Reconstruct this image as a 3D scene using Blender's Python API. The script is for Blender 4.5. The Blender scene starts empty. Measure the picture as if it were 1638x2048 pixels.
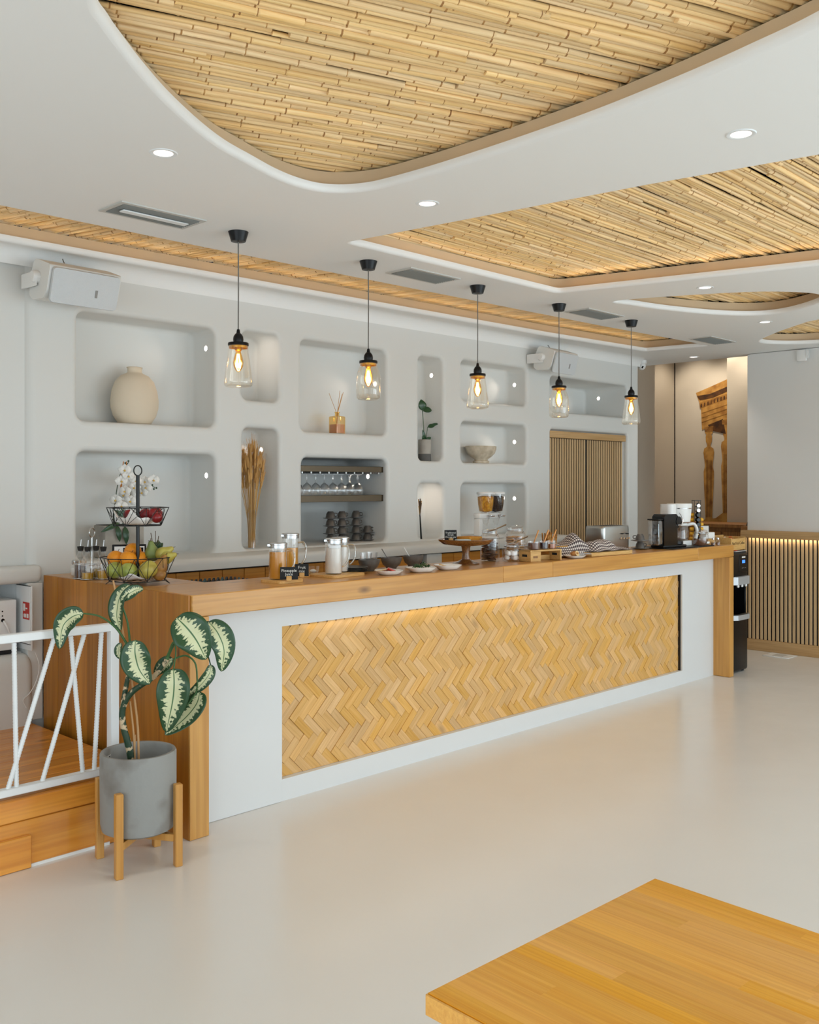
import bpy, bmesh, math, random
from mathutils import Vector, Matrix, noise
from mathutils.geometry import tessellate_polygon
random.seed(7)
sc = bpy.context.scene
COL = sc.collection
pi = math.pi
# ---------------------------------------------------------------- camera
F, CX, HY, EYE = 1948.0, 819.0, 971.0, 1.55
AZ = math.radians(44.4); cA, sA = math.cos(AZ), math.sin(AZ)
cam = bpy.data.cameras.new('camera'); camo = bpy.data.objects.new('camera', cam); COL.objects.link(camo)
cam.sensor_fit = 'HORIZONTAL'; cam.sensor_width = 36.0; cam.lens = 36.0 * F / 1638.0
cam.shift_y = -(1024.0 - HY) / 1638.0
cam.clip_start = 0.05; cam.clip_end = 200
camo.location = (0, 0, EYE); camo.rotation_euler = (pi / 2, 0, AZ - pi / 2)
sc.camera = camo
# ---------------------------------------------------------------- world, exposure, daylight
w = bpy.data.worlds.new('world'); sc.world = w; w.use_nodes = True
w.node_tree.nodes['Background'].inputs[0].default_value = (0.86, 0.93, 1.0, 1)
w.node_tree.nodes['Background'].inputs[1].default_value = 1.0
sc.view_settings.view_transform = 'Standard'; sc.view_settings.look = 'None'
sc.view_settings.gamma = 1.0; sc.view_settings.use_curve_mapping = False
sc.view_settings.exposure = 0.10
sc.cycles.max_bounces = 6; sc.cycles.diffuse_bounces = 4; sc.cycles.glossy_bounces = 3; sc.cycles.transmission_bounces = 4; sc.cycles.transparent_max_bounces = 14
sc.cycles.use_adaptive_sampling = True; sc.cycles.adaptive_threshold = 0.1
sc.cycles.caustics_reflective = False; sc.cycles.caustics_refractive = False
sc.cycles.sample_clamp_indirect = 6.0
def area_light(name, loc, rot, sx, sy, power, col=(1, 1, 1)):
    l = bpy.data.lights.new(name, 'AREA'); l.shape = 'RECTANGLE'; l.size = sx; l.size_y = sy
    l.energy = power; l.color = col
    o = bpy.data.objects.new(name, l); o.location = loc; o.rotation_euler = rot; COL.objects.link(o); return o
DAY = (0.745, 0.895, 0.98)
WIN_Y = -3.0
WINDOWS = [(-2.2, 0.4), (0.8, 3.4), (3.8, 6.4), (6.8, 8.6)]           # openings of the glazed front behind the camera
for k, (a, b) in enumerate(WINDOWS):
    area_light('daylight', ((a + b) / 2, WIN_Y - 0.02, 1.3), (pi / 2, 0, 0), b - a, 2.4, (6.0, 11.0, 25.0, 31.0)[k] * (b - a), DAY)
area_light('daylight', (-3.02, 0.1, 1.3), (pi / 2, 0, -pi / 2), 5.4, 2.3, 66, DAY)  # unseen left window, widened and strengthened to brighten the right wall
# ---------------------------------------------------------------- pixel helpers (photo pixel + a known plane -> place)
def ray(u):
    c = (u - CX) / F
    return cA + c * sA, sA - c * cA
def atZ(u, v, z):
    d = F * (EYE - z) / (v - HY); r = ray(u); return Vector((r[0] * d, r[1] * d, z))
def atY(u, v, y):
    r = ray(u); d = y / r[1]; return Vector((r[0] * d, y, EYE - (v - HY) * d / F))
def atX(u, v, x):
    r = ray(u); d = x / r[0]; return Vector((x, r[1] * d, EYE - (v - HY) * d / F))
def atD(u, v, d):
    r = ray(u); return Vector((r[0] * d, r[1] * d, EYE - (v - HY) * d / F))
# ---------------------------------------------------------------- materials
def lin(c):
    f = lambda x: x / 12.92 if x <= 0.04045 else ((x + 0.055) / 1.055) ** 2.4
    return tuple(f(x / 255.0) for x in c[:3]) + (1.0,)
M = {}
def mat(name, col, rough=0.5, metal=0.0, coat=0.0, emit=None, es=0.0, spec=None, bump=None, var=None, trans=0.0):
    m = bpy.data.materials.new(name); m.use_nodes = True
    nt = m.node_tree; p = nt.nodes['Principled BSDF']
    p.inputs['Base Color'].default_value = lin(col); p.inputs['Roughness'].default_value = rough
    p.inputs['Metallic'].default_value = metal; p.inputs['Coat Weight'].default_value = coat
    p.inputs['Coat Roughness'].default_value = 0.12
    if trans: p.inputs['Transmission Weight'].default_value = trans
    if spec is not None: p.inputs['Specular IOR Level'].default_value = spec
    if emit: p.inputs['Emission Color'].default_value = lin(emit); p.inputs['Emission Strength'].default_value = es
    L = nt.links.new
    if bump or var:
        tc = nt.nodes.new('ShaderNodeTexCoord')
    if bump:                                   # (scale, strength)
        n = nt.nodes.new('ShaderNodeTexNoise'); n.inputs['Scale'].default_value = bump[0]; n.inputs['Detail'].default_value = 2
        b = nt.nodes.new('ShaderNodeBump'); b.inputs['Strength'].default_value = bump[1]; b.inputs['Distance'].default_value = 0.02
        L(tc.outputs['Object'], n.inputs['Vector']); L(n.outputs['Fac'], b.inputs['Height']); L(b.outputs['Normal'], p.inputs['Normal'])
    if var:                                    # (scale, second colour, low, high)
        n = nt.nodes.new('ShaderNodeTexNoise'); n.inputs['Scale'].default_value = var[0]; n.inputs['Detail'].default_value = 3
        r = nt.nodes.new('ShaderNodeValToRGB')
        r.color_ramp.elements[0].position = var[2]; r.color_ramp.elements[0].color = lin(col)
        r.color_ramp.elements[1].position = var[3]; r.color_ramp.elements[1].color = lin(var[1])
        L(tc.outputs['Object'], n.inputs['Vector']); L(n.outputs['Fac'], r.inputs['Fac']); L(r.outputs['Color'], p.inputs['Base Color'])
    M[name] = m; return m
def glass(name, tint=(255, 255, 255), gloss=0.06, edge=0.7):
    m = bpy.data.materials.new(name); m.use_nodes = True; nt = m.node_tree; nt.nodes.clear()
    o = nt.nodes.new('ShaderNodeOutputMaterial'); mx = nt.nodes.new('ShaderNodeMixShader')
    t = nt.nodes.new('ShaderNodeBsdfTransparent'); t.inputs[0].default_value = lin(tint)
    g = nt.nodes.new('ShaderNodeBsdfGlossy'); g.inputs['Roughness'].default_value = 0.03; g.inputs[0].default_value = (1, 1, 1, 1)
    lw = nt.nodes.new('ShaderNodeLayerWeight'); lw.inputs[0].default_value = 0.25
    mr = nt.nodes.new('ShaderNodeMapRange'); mr.inputs[3].default_value = gloss; mr.inputs[4].default_value = edge
    L = nt.links.new
    L(lw.outputs['Facing'], mr.inputs[0]); L(mr.outputs[0], mx.inputs[0]); L(t.outputs[0], mx.inputs[1]); L(g.outputs[0], mx.inputs[2]); L(mx.outputs[0], o.inputs[0])
    M[name] = m; return m
def wood(name, a, b, k, stretch=(1.2, 16, 16), rough=0.4, coat=0.0, tone=0.18, knots=0.0, bump=0.08, grain=0.55, hue=0.0, attr=False):
    """a light, b mid, k dark grain colour; grain runs along local X unless stretch says otherwise"""
    m = bpy.data.materials.new(name); m.use_nodes = True; nt = m.node_tree; p = nt.nodes['Principled BSDF']; L = nt.links.new
    N = nt.nodes.new
    tc = N('ShaderNodeTexCoord'); oi = N('ShaderNodeObjectInfo')
    sh = N('ShaderNodeVectorMath'); sh.operation = 'SCALE'; sh.inputs[0].default_value = (7.3, 3.1, 5.7)
    L(oi.outputs['Random'], sh.inputs['Scale'])
    ad = N('ShaderNodeVectorMath'); ad.operation = 'ADD'; L(tc.outputs['Object'], ad.inputs[0]); L(sh.outputs[0], ad.inputs[1])
    rnd_out = oi.outputs['Random']
    if attr:                                   # many pieces in one mesh: each carries its own place and tone as attributes
        al = N('ShaderNodeAttribute'); al.attribute_name = 'own_place'; at = N('ShaderNodeAttribute'); at.attribute_name = 'own_tone'
        L(al.outputs['Vector'], ad.inputs[0]); L(at.outputs['Fac'], sh.inputs['Scale']); rnd_out = at.outputs['Fac']
    mp = N('ShaderNodeMapping'); mp.inputs['Scale'].default_value = stretch; L(ad.outputs[0], mp.inputs[0])
    n1 = N('ShaderNodeTexNoise'); n1.inputs['Scale'].default_value = 1.0; n1.inputs['Detail'].default_value = 2; n1.inputs['Distortion'].default_value = 1.4
    L(mp.outputs[0], n1.inputs['Vector'])
    mp2 = N('ShaderNodeMapping'); mp2.inputs['Scale'].default_value = tuple(s * (1.6 if s < 4 else 5.0) for s in stretch); L(ad.outputs[0], mp2.inputs[0])
    n2 = N('ShaderNodeTexNoise'); n2.inputs['Scale'].default_value = 1.0; n2.inputs['Detail'].default_value = 2; L(mp2.outputs[0], n2.inputs['Vector'])
    r1 = N('ShaderNodeValToRGB'); e = r1.color_ramp.elements; e[0].position = 0.30; e[0].color = lin(b); e[1].position = 0.68; e[1].color = lin(a)
    L(n1.outputs['Fac'], r1.inputs[0])
    r2 = N('ShaderNodeValToRGB'); e = r2.color_ramp.elements; e[0].position = 0.36; e[0].color = (grain, grain, grain, 1); e[1].position = 0.58; e[1].color = (0, 0, 0, 1)
    L(n2.outputs['Fac'], r2.inputs[0])
    mx = N('ShaderNodeMixRGB'); mx.inputs[2].default_value = lin(k); L(r2.outputs[0], mx.inputs[0]); L(r1.outputs[0], mx.inputs[1])
    out = mx.outputs[0]
    if knots:
        mk = N('ShaderNodeMapping'); mk.inputs['Scale'].default_value = tuple(2.2 if s < 4 else 5.5 for s in stretch); L(ad.outputs[0], mk.inputs[0])
        vo = N('ShaderNodeTexVoronoi'); vo.inputs['Scale'].default_value = 1.0; L(mk.outputs[0], vo.inputs['Vector'])
        rk = N('ShaderNodeValToRGB'); e = rk.color_ramp.elements; e[0].position = 0.03; e[0].color = (knots,) * 3 + (1,); e[1].position = 0.13; e[1].color = (0, 0, 0, 1)
        L(vo.outputs['Distance'], rk.inputs[0])
        mk2 = N('ShaderNodeMixRGB'); mk2.inputs[2].default_value = lin((int(k[0] * .5), int(k[1] * .42), int(k[2] * .38))); L(rk.outputs[0], mk2.inputs[0]); L(out, mk2.inputs[1]); out = mk2.outputs[0]
    hv = N('ShaderNodeHueSaturation'); mr = N('ShaderNodeMapRange'); mr.inputs[3].default_value = 1 - tone; mr.inputs[4].default_value = 1 + tone
    L(rnd_out, mr.inputs[0]); L(mr.outputs[0], hv.inputs['Value'])
    if hue:
        ms = N('ShaderNodeMath'); ms.operation = 'FRACT'; mm = N('ShaderNodeMath'); mm.operation = 'MULTIPLY'; mm.inputs[1].default_value = 17.3
        L(rnd_out, mm.inputs[0]); L(mm.outputs[0], ms.inputs[0])
        m3 = N('ShaderNodeMapRange'); m3.inputs[3].default_value = 1 - hue; m3.inputs[4].default_value = 1 + hue; L(ms.outputs[0], m3.inputs[0]); L(m3.outputs[0], hv.inputs['Saturation'])
    L(out, hv.inputs['Color']); L(hv.outputs[0], p.inputs['Base Color'])
    p.inputs['Roughness'].default_value = rough; p.inputs['Coat Weight'].default_value = coat; p.inputs['Coat Roughness'].default_value = 0.15
    if bump:
        bp = N('ShaderNodeBump'); bp.inputs['Strength'].default_value = bump; bp.inputs['Distance'].default_value = 0.004
        L(n2.outputs['Fac'], bp.inputs['Height']); L(bp.outputs[0], p.inputs['Normal'])
    M[name] = m; return m
# ---------------------------------------------------------------- mesh builder
class MB:
    def __init__(s): s.v = []; s.f = []; s.uv = None
    def add(s, vs, fs):
        n = len(s.v); s.v += [tuple(v) for v in vs]; s.f += [tuple(i + n for i in f) for f in fs]; return s
    def box(s, x0, x1, y0, y1, z0, z1, b=0.0, seg=2):
        if b <= 0:
            return s.add([(x0, y0, z0), (x1, y0, z0), (x1, y1, z0), (x0, y1, z0), (x0, y0, z1), (x1, y0, z1), (x1, y1, z1), (x0, y1, z1)],
                         [(0, 3, 2, 1), (4, 5, 6, 7), (0, 1, 5, 4), (1, 2, 6, 5), (2, 3, 7, 6), (3, 0, 4, 7)])
        bm = bmesh.new(); bmesh.ops.create_cube(bm, size=1)
        for v in bm.verts:
            v.co = Vector(((x0 + x1) / 2 + v.co.x * (x1 - x0), (y0 + y1) / 2 + v.co.y * (y1 - y0), (z0 + z1) / 2 + v.co.z * (z1 - z0)))
        bmesh.ops.bevel(bm, geom=bm.edges[:], offset=b, segments=seg, affect='EDGES', profile=0.5)
        return s.bm(bm)
    def bm(s, bm):
        bm.verts.index_update(); s.add([v.co[:] for v in bm.verts], [[v.index for v in f.verts] for f in bm.faces]); bm.free(); return s
    def rings(s, rings, close=True, cap0=False, cap1=False):
        n = len(rings[0]); b = len(s.v)
        for r in rings: s.v += [tuple(p) for p in r]
        for i in range(len(rings) - 1):
            for j in range(n if close else n - 1):
                k = (j + 1) % n
                s.f.append((b + i * n + j, b + i * n + k, b + (i + 1) * n + k, b + (i + 1) * n + j))
        if cap0: s.f.append(tuple(b + j for j in reversed(range(n))))
        if cap1: s.f.append(tuple(b + (len(rings) - 1) * n + j for j in range(n)))
        return s
    def lathe(s, prof, n=24, c=(0, 0, 0), sx=1, sy=1, cap0=True, cap1=True):
        R = [[(c[0] + sx * r * math.cos(2 * pi * j / n), c[1] + sy * r * math.sin(2 * pi * j / n), c[2] + z) for j in range(n)] for r, z in prof]
        return s.rings(R, True, cap0 and prof[0][0] > 1e-5, cap1 and prof[-1][0] > 1e-5)
    def tube(s, pts, r, n=8, cap=True):
        pts = [Vector(p) for p in pts]; m = len(pts)
        rr = r if isinstance(r, (list, tuple)) else [r] * m
        t0 = (pts[1] - pts[0]).normalized()
        ref = Vector((0, 0, 1)) if abs(t0.z) < 0.9 else Vector((1, 0, 0))
        nrm = t0.cross(ref).normalized(); R = []
        for i, p in enumerate(pts):
            t = (pts[min(i + 1, m - 1)] - pts[max(i - 1, 0)]).normalized()
            nrm = (nrm - t * nrm.dot(t)).normalized(); bn = t.cross(nrm)
            R.append([p + (nrm * math.cos(2 * pi * j / n) + bn * math.sin(2 * pi * j / n)) * rr[i] for j in range(n)])
        return s.rings(R, True, cap, cap)
    def loop(s, pts, r, n=6):
        pts = [Vector(p) for p in pts]; return s.tube(pts + [pts[0], pts[1]], r, n, False)
    def ring(s, c, R, r, axis='z', n=24, k=6):
        P = []
        for i in range(n):
            a = 2 * pi * i / n; x, y = R * math.cos(a), R * math.sin(a)
            P.append(Vector(c) + (Vector((x, y, 0)) if axis == 'z' else Vector((x, 0, y)) if axis == 'y' else Vector((0, x, y))))
        return s.loop(P, r, k)
    def sph(s, c, r, sc_=(1, 1, 1), n=16, m=10):
        R = []
        for i in range(m + 1):
            a = pi * i / m - pi / 2; q = max(math.cos(a), 1e-3)
            R.append([(c[0] + r * sc_[0] * q * math.cos(2 * pi * j / n), c[1] + r * sc_[1] * q * math.sin(2 * pi * j / n), c[2] + r * sc_[2] * math.sin(a)) for j in range(n)])
        return s.rings(R, True, True, True)
    def prism(s, poly, z0, z1, ax='z'):
        P = lambda p, h: (p[0], p[1], h) if ax == 'z' else (p[0], h, p[1]) if ax == 'y' else (h, p[0], p[1])
        n = len(poly); b = len(s.v)
        s.v += [P(p, z0) for p in poly] + [P(p, z1) for p in poly]
        for j in range(n):
            k = (j + 1) % n; s.f.append((b + j, b + k, b + n + k, b + n + j))
        tri = tessellate_polygon([[Vector((p[0], p[1], 0)) for p in poly]])
        for t in tri: s.f.append(tuple(b + i for i in t)); s.f.append(tuple(b + n + i for i in reversed(t)))
        return s
    def sheet(s, outer, holes, z):
        """flat sheet at height z with holes (2D loops)"""
        loops = [[Vector((p[0], p[1], 0)) for p in outer]] + [[Vector((p[0], p[1], 0)) for p in h] for h in holes]
        flat = [p for l in loops for p in l]
        return s.add([(p.x, p.y, z) for p in flat], tessellate_polygon(loops))
    def xf(s, m):
        s.v = [tuple(m @ Vector(v)) for v in s.v]; return s
    def mesh(s, name, material=None, sharp=38):
        me = bpy.data.meshes.new(name); me.from_pydata(s.v, [], s.f)
        if s.uv:
            ul = me.uv_layers.new(name='uv')
            for l in me.loops: ul.data[l.index].uv = s.uv[l.vertex_index]
        if sharp:
            me.polygons.foreach_set('use_smooth', [True] * len(me.polygons))
            if sharp < 180: me.set_sharp_from_angle(angle=math.radians(sharp))
        if material: me.materials.append(M[material] if isinstance(material, str) else material)
        me.update(); return me
    def build(s, name, material, parent=None, loc=None, rz=0, sharp=38, rot=None):
        o = bpy.data.objects.new(name, s.mesh(name, material, sharp)); COL.objects.link(o)
        if parent: o.parent = parent
        if loc is not None: o.location = loc
        if rz: o.rotation_euler = (0, 0, rz)
        if rot: o.rotation_euler = rot
        return o
def own(o, places, tones):
    me = o.data; a = me.attributes.new('own_place', 'FLOAT_VECTOR', 'POINT'); a.data.foreach_set('vector', [c for p in places for c in p])
    b = me.attributes.new('own_tone', 'FLOAT', 'POINT'); b.data.foreach_set('value', tones); return o
def tag(o, label=None, cat=None, group=None, kind=None):
    if label: o['label'] = label
    if cat: o['category'] = cat
    if group: o['group'] = group
    if kind: o['kind'] = kind
    return o
def thing(name, label, cat, loc=(0, 0, 0), rz=0, group=None):
    o = bpy.data.objects.new(name, None); o.empty_display_size = 0.05; COL.objects.link(o)
    o.location = loc; o.rotation_euler = (0, 0, rz); return tag(o, label, cat, group)
def struct(o): return tag(o, kind='structure')
def inst(name, me, parent=None, loc=(0, 0, 0), rot=(0, 0, 0), scale=None):
    o = bpy.data.objects.new(name, me); COL.objects.link(o); o.parent = parent; o.location = loc; o.rotation_euler = rot
    if scale: o.scale = scale
    return o
def dup(root, loc, rz=0, label=None, group=None):
    def cp(o, par):
        c = o.copy(); COL.objects.link(c); c.parent = par
        for ch in o.children: cp(ch, c)
        return c
    r = cp(root, None); r.location = loc; r.rotation_euler = (0, 0, rz)
    if label: r['label'] = label
    if group: r['group'] = group
    return r
def arc(pts, n=6):
    """Catmull-Rom through the points"""
    P = [Vector(p) for p in pts]; out = []
    for i in range(len(P) - 1):
        p0, p1, p2, p3 = P[max(i - 1, 0)], P[i], P[i + 1], P[min(i + 2, len(P) - 1)]
        for k in range(n):
            t = k / n
            out.append(0.5 * ((2 * p1) + (p2 - p0) * t + (2 * p0 - 5 * p1 + 4 * p2 - p3) * t * t + (3 * p1 - p0 - 3 * p2 + p3) * t ** 3))
    return out + [P[-1]]
def closed(pts, n=6):
    P = [Vector((p[0], p[1], 0)) for p in pts]; m = len(P); out = []
    for i in range(m):
        p0, p1, p2, p3 = P[i - 1], P[i], P[(i + 1) % m], P[(i + 2) % m]
        for k in range(n):
            t = k / n
            out.append(0.5 * ((2 * p1) + (p2 - p0) * t + (2 * p0 - 5 * p1 + 4 * p2 - p3) * t * t + (3 * p1 - p0 - 3 * p2 + p3) * t ** 3))
    return out
def rounded(pts, r, n=6):
    """polygon with its corners rounded (r: one radius or one for each corner)"""
    P = [Vector((p[0], p[1], 0)) for p in pts]; m = len(P); out = []
    for i in range(m):
        a, b, c = P[i - 1], P[i], P[(i + 1) % m]; q = r[i] if isinstance(r, (list, tuple)) else r
        u1 = (a - b).normalized(); u2 = (c - b).normalized(); half = u1.angle(u2) / 2
        d = min(q / math.tan(half), 0.45 * (a - b).length, 0.45 * (c - b).length); s0 = b + u1 * d; s1 = b + u2 * d
        for k in range(n + 1):
            t = k / n; out.append((1 - t) ** 2 * s0 + 2 * t * (1 - t) * b + t * t * s1)
    return out
def offset(loop, d):
    """push a closed loop outwards by d"""
    m = len(loop); ar = sum(loop[i - 1].x * loop[i].y - loop[i].x * loop[i - 1].y for i in range(m)); sg = 1 if ar > 0 else -1; out = []
    for i in range(m):
        t = (loop[(i + 1) % m] - loop[i - 1]).normalized(); out.append(loop[i] + Vector((t.y, -t.x, 0)) * d * sg)
    return out
def rrect(x0, x1, y0, y1, r, n=6):
    out = []
    for cx, cy, a0 in ((x1 - r, y1 - r, 0), (x0 + r, y1 - r, pi / 2), (x0 + r, y0 + r, pi), (x1 - r, y0 + r, 1.5 * pi)):
        for k in range(n + 1):
            a = a0 + pi / 2 * k / n; out.append(Vector((cx + r * math.cos(a), cy + r * math.sin(a), 0)))
    return out
def lettering(name, body, size, material, parent, loc, rot, extrude=0.0004):
    cu = bpy.data.curves.new(name, 'FONT'); cu.body = body; cu.size = size; cu.extrude = extrude; cu.align_x = 'CENTER'; cu.align_y = 'CENTER'; cu.space_line = 0.9; cu.resolution_u = 3
    t = bpy.data.objects.new('temp_text', cu); COL.objects.link(t); dg = bpy.context.evaluated_depsgraph_get()
    me = bpy.data.meshes.new_from_object(t.evaluated_get(dg)); bpy.data.objects.remove(t)
    me.materials.clear(); me.materials.append(M[material]); o = inst(name, me, parent, loc, rot); return o
# palette
mat('plaster', (224, 224, 220), 0.55, bump=(3.0, 0.05), spec=0.35)
mat('ceiling_paint', (244, 243, 240), 0.6, bump=(6, 0.02), spec=0.3)
mat('white_panel', (224, 225, 225), 0.45, bump=(40, 0.02))
mat('tan_band', (222, 196, 160), 0.6)
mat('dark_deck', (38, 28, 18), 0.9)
mat('beige_wall', (212, 202, 186), 0.7, bump=(8, 0.03))
mat('white_metal', (238, 240, 240), 0.4)
mat('black', (12, 13, 15), 0.34, spec=0.3); mat('matte_black', (22, 23, 24), 0.7); mat('gloss_black', (7, 8, 10), 0.16, spec=0.3, coat=0.1)
mat('black_iron', (17, 22, 23), 0.42)
mat('chalk_black', (24, 27, 29), 0.8); mat('chalk', (228, 228, 222), 0.9)
mat('steel', (200, 200, 200), 0.22, 1.0); mat('brushed_steel', (176, 174, 170), 0.3, 1.0, bump=(60, 0.03)); mat('chrome', (225, 225, 228), 0.08, 1.0)
mat('mirror_shelf', (96, 84, 70), 0.07, 1.0)
mat('silver_plastic', (186, 189, 192), 0.35, 0.4)
mat('white_ceramic', (240, 238, 233), 0.18, coat=0.4); mat('white_plastic', (240, 239, 236), 0.3); mat('paper', (240, 238, 234), 0.8, bump=(30, 0.2))
mat('grey_stoneware', (104, 100, 95), 0.3, coat=0.25, var=(25, (82, 78, 73), 0.35, 0.7)); mat('dark_stoneware', (96, 90, 84), 0.28, coat=0.3)
mat('cream_clay', (226, 210, 186), 0.75, bump=(14, 0.08)); mat('stone_bowl', (214, 200, 178), 0.8, var=(18, (190, 174, 150), 0.4, 0.65), bump=(30, 0.2))
mat('concrete', (150, 149, 145), 0.8, var=(6, (112, 104, 96), 0.5, 0.76), bump=(22, 0.12)); mat('pale_concrete', (176, 170, 160), 0.85, var=(9, (150, 143, 134), 0.4, 0.7), bump=(30, 0.12)); mat('dark_concrete', (96, 95, 92), 0.85, bump=(30, .1))
mat('soil', (34, 28, 22), 0.95, bump=(60, 0.6))
glass('clear_glass'); glass('bulb_glass', (255, 226, 170), 0.04, 0.5); glass('amber_glass', (250, 224, 160), 0.06, 0.5); glass('thick_glass', (235, 232, 224), 0.3, 0.9); glass('jar_glass', (255, 251, 244), 0.05, 0.65)
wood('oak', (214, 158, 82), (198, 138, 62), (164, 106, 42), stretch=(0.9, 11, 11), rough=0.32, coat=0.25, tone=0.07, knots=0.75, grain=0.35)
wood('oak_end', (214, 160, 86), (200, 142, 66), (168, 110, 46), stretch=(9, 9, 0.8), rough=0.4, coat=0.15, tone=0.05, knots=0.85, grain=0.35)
wood('oak_shaded_side', (194, 130, 42), (174, 108, 26), (130, 76, 14), stretch=(9, 9, 0.8), rough=0.4, coat=0.15, tone=0.17, knots=0.85, grain=0.35)  # oak of the left end boards, darkened to paint in their shaded side
for nm, at in (('herring', False), ('herring_rest', True)): wood(nm, (230, 184, 118), (218, 168, 96), (194, 142, 76), stretch=(3, 30, 30), rough=0.5, tone=0.10, knots=0.4, grain=0.3, hue=0.10, attr=at)
wood('pine', (230, 160, 66), (212, 134, 44), (176, 98, 26), stretch=(0.9, 12, 12), rough=0.3, coat=0.3, tone=0.14, knots=0.95, grain=0.35)
wood('table_oak', (240, 176, 70), (230, 158, 48), (210, 132, 32), stretch=(2, 40, 40), rough=0.38, coat=0.15, tone=0.07, grain=0.35, hue=0.05)
wood('ash_slat', (216, 184, 140), (202, 168, 122), (178, 142, 98), stretch=(40, 40, 1.2), rough=0.6, tone=0.06, grain=0.4)
wood('ash_long', (210, 172, 122), (196, 156, 104), (168, 128, 80), stretch=(30, 1.5, 30), rough=0.55, tone=0.05, grain=0.4)
wood('ash', (210, 172, 122), (196, 156, 104), (168, 128, 80), stretch=(1.5, 30, 30), rough=0.55, tone=0.05, grain=0.4)
for nm, at in (('bamboo', False), ('bamboo_rest', True)): wood(nm, (252, 220, 166), (246, 204, 142), (214, 166, 104), stretch=(2.5, 60, 60), rough=0.5, tone=0.14, grain=0.3, hue=0.09, attr=at)
mat('cane_joint', (196, 146, 84), 0.7, var=(30, (146, 98, 52), 0.4, 0.65))
wood('board', (226, 184, 116), (210, 162, 92), (180, 130, 66), stretch=(4, 50, 50), rough=0.5, tone=0.06, grain=0.4)
wood('dark_acacia', (150, 98, 48), (118, 72, 32), (70, 40, 16), stretch=(5, 40, 40), rough=0.25, coat=0.4, tone=0.05, grain=0.6)
wood('brown_oak', (170, 118, 62), (150, 100, 48), (110, 70, 30), stretch=(20, 20, 1.5), rough=0.5, tone=0.06, grain=0.5)
# ================================================================ SETTING
CZ = 2.8
# floor: poured glossy resin
def floor_mat():
    m = bpy.data.materials.new('resin_floor'); m.use_nodes = True; nt = m.node_tree; p = nt.nodes['Principled BSDF']; L = nt.links.new
    tc = nt.nodes.new('ShaderNodeTexCoord')
    n = nt.nodes.new('ShaderNodeTexNoise'); n.inputs['Scale'].default_value = 1.3; n.inputs['Detail'].default_value = 2; L(tc.outputs['Object'], n.inputs['Vector'])
    r = nt.nodes.new('ShaderNodeValToRGB'); r.color_ramp.elements[0].color = lin((224, 219, 212)); r.color_ramp.elements[1].color = lin((231, 227, 221))
    L(n.outputs['Fac'], r.inputs[0]); L(r.outputs[0], p.inputs['Base Color'])
    n2 = nt.nodes.new('ShaderNodeTexNoise'); n2.inputs['Scale'].default_value = 5; n2.inputs['Detail'].default_value = 3; L(tc.outputs['Object'], n2.inputs['Vector'])
    mr = nt.nodes.new('ShaderNodeMapRange'); mr.inputs[3].default_value = 0.17; mr.inputs[4].default_value = 0.30; L(n2.outputs['Fac'], mr.inputs[0]); L(mr.outputs[0], p.inputs['Roughness'])
    b = nt.nodes.new('ShaderNodeBump'); b.inputs['Strength'].default_value = 0.05; b.inputs['Distance'].default_value = 0.01; L(n2.outputs['Fac'], b.inputs['Height']); L(b.outputs[0], p.inputs['Normal'])
    p.inputs['Specular IOR Level'].default_value = 0.55
    M['resin_floor'] = m
floor_mat()
struct(MB().box(-3.3, 12.2, -3.3, 7.4, -0.1, 0.0).build('floor', 'resin_floor', sharp=0))
# ---- ceiling with its curved openings
O1 = closed([(1.225, 2.333), (1.315, 2.436), (1.426, 2.539), (1.556, 2.651), (1.724, 2.783), (1.931, 2.922), (2.102, 3.017), (2.261, 3.078), (2.43, 3.14), (2.57, 3.168), (2.683, 3.159), (2.762, 3.105),
             (2.808, 3.027), (2.832, 2.93), (2.848, 2.676), (2.845, 2.36), (2.832, 2.072), (2.813, 1.85), (2.784, 1.642), (2.751, 1.45), (2.712, 1.272), (2.652, 1.05), (2.5, 0.7), (2.2, 0.42), (1.75, 0.32), (1.3, 0.5), (1.0, 0.9), (0.92, 1.4), (1.02, 1.95)], 5)
O2 = rounded([(3.368, 3.735), (5.195, 3.735), (5.33, 3.20), (5.60, 2.10), (5.78, 1.2), (5.2, 0.6), (4.3, 0.5), (3.86, 0.8), (3.727, 1.475), (3.60, 2.13)], [0.03, 0.05, 0.3, 0.3, 0.4, 0.4, 0.4, 0.4, 0.4, 0.3], 8)
O3 = rounded([(-2.8, 4.36), (2.9, 4.362), (6.5, 4.28), (8.10, 4.19), (8.02, 4.775), (6.64, 4.865), (4.91, 4.905), (2.6, 4.955), (-2.8, 4.97)], [0.05, 0.6, 0.6, 0.02, 0.03, 0.6, 0.6, 0.6, 0.05], 6)
O4 = closed([(5.709, 3.627), (5.823, 3.285), (6.05, 2.838), (6.293, 2.613), (6.48, 2.565), (6.692, 2.649), (6.892, 2.934), (6.9, 3.16), (6.675, 3.36), (6.255, 3.528), (5.912, 3.604)], 6)
O5 = closed([(8.17, 3.735), (7.852, 3.468), (7.548, 3.135), (7.42, 2.937), (7.42, 2.6), (7.8, 2.35), (8.4, 2.4), (8.62, 2.9), (8.62, 3.435), (8.42, 3.7)], 6)
OPEN = [O1, O2, O3, O4, O5]
LIP = 0.022; BAND_OUT = 0.05; Z_BAND = 2.832; Z_TOP = 2.900
m = MB()
m.sheet([(-3, -3), (9.0, -3), (9.0, 5.02), (-3, 5.02)], [offset(o, LIP) for o in OPEN], CZ)
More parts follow.
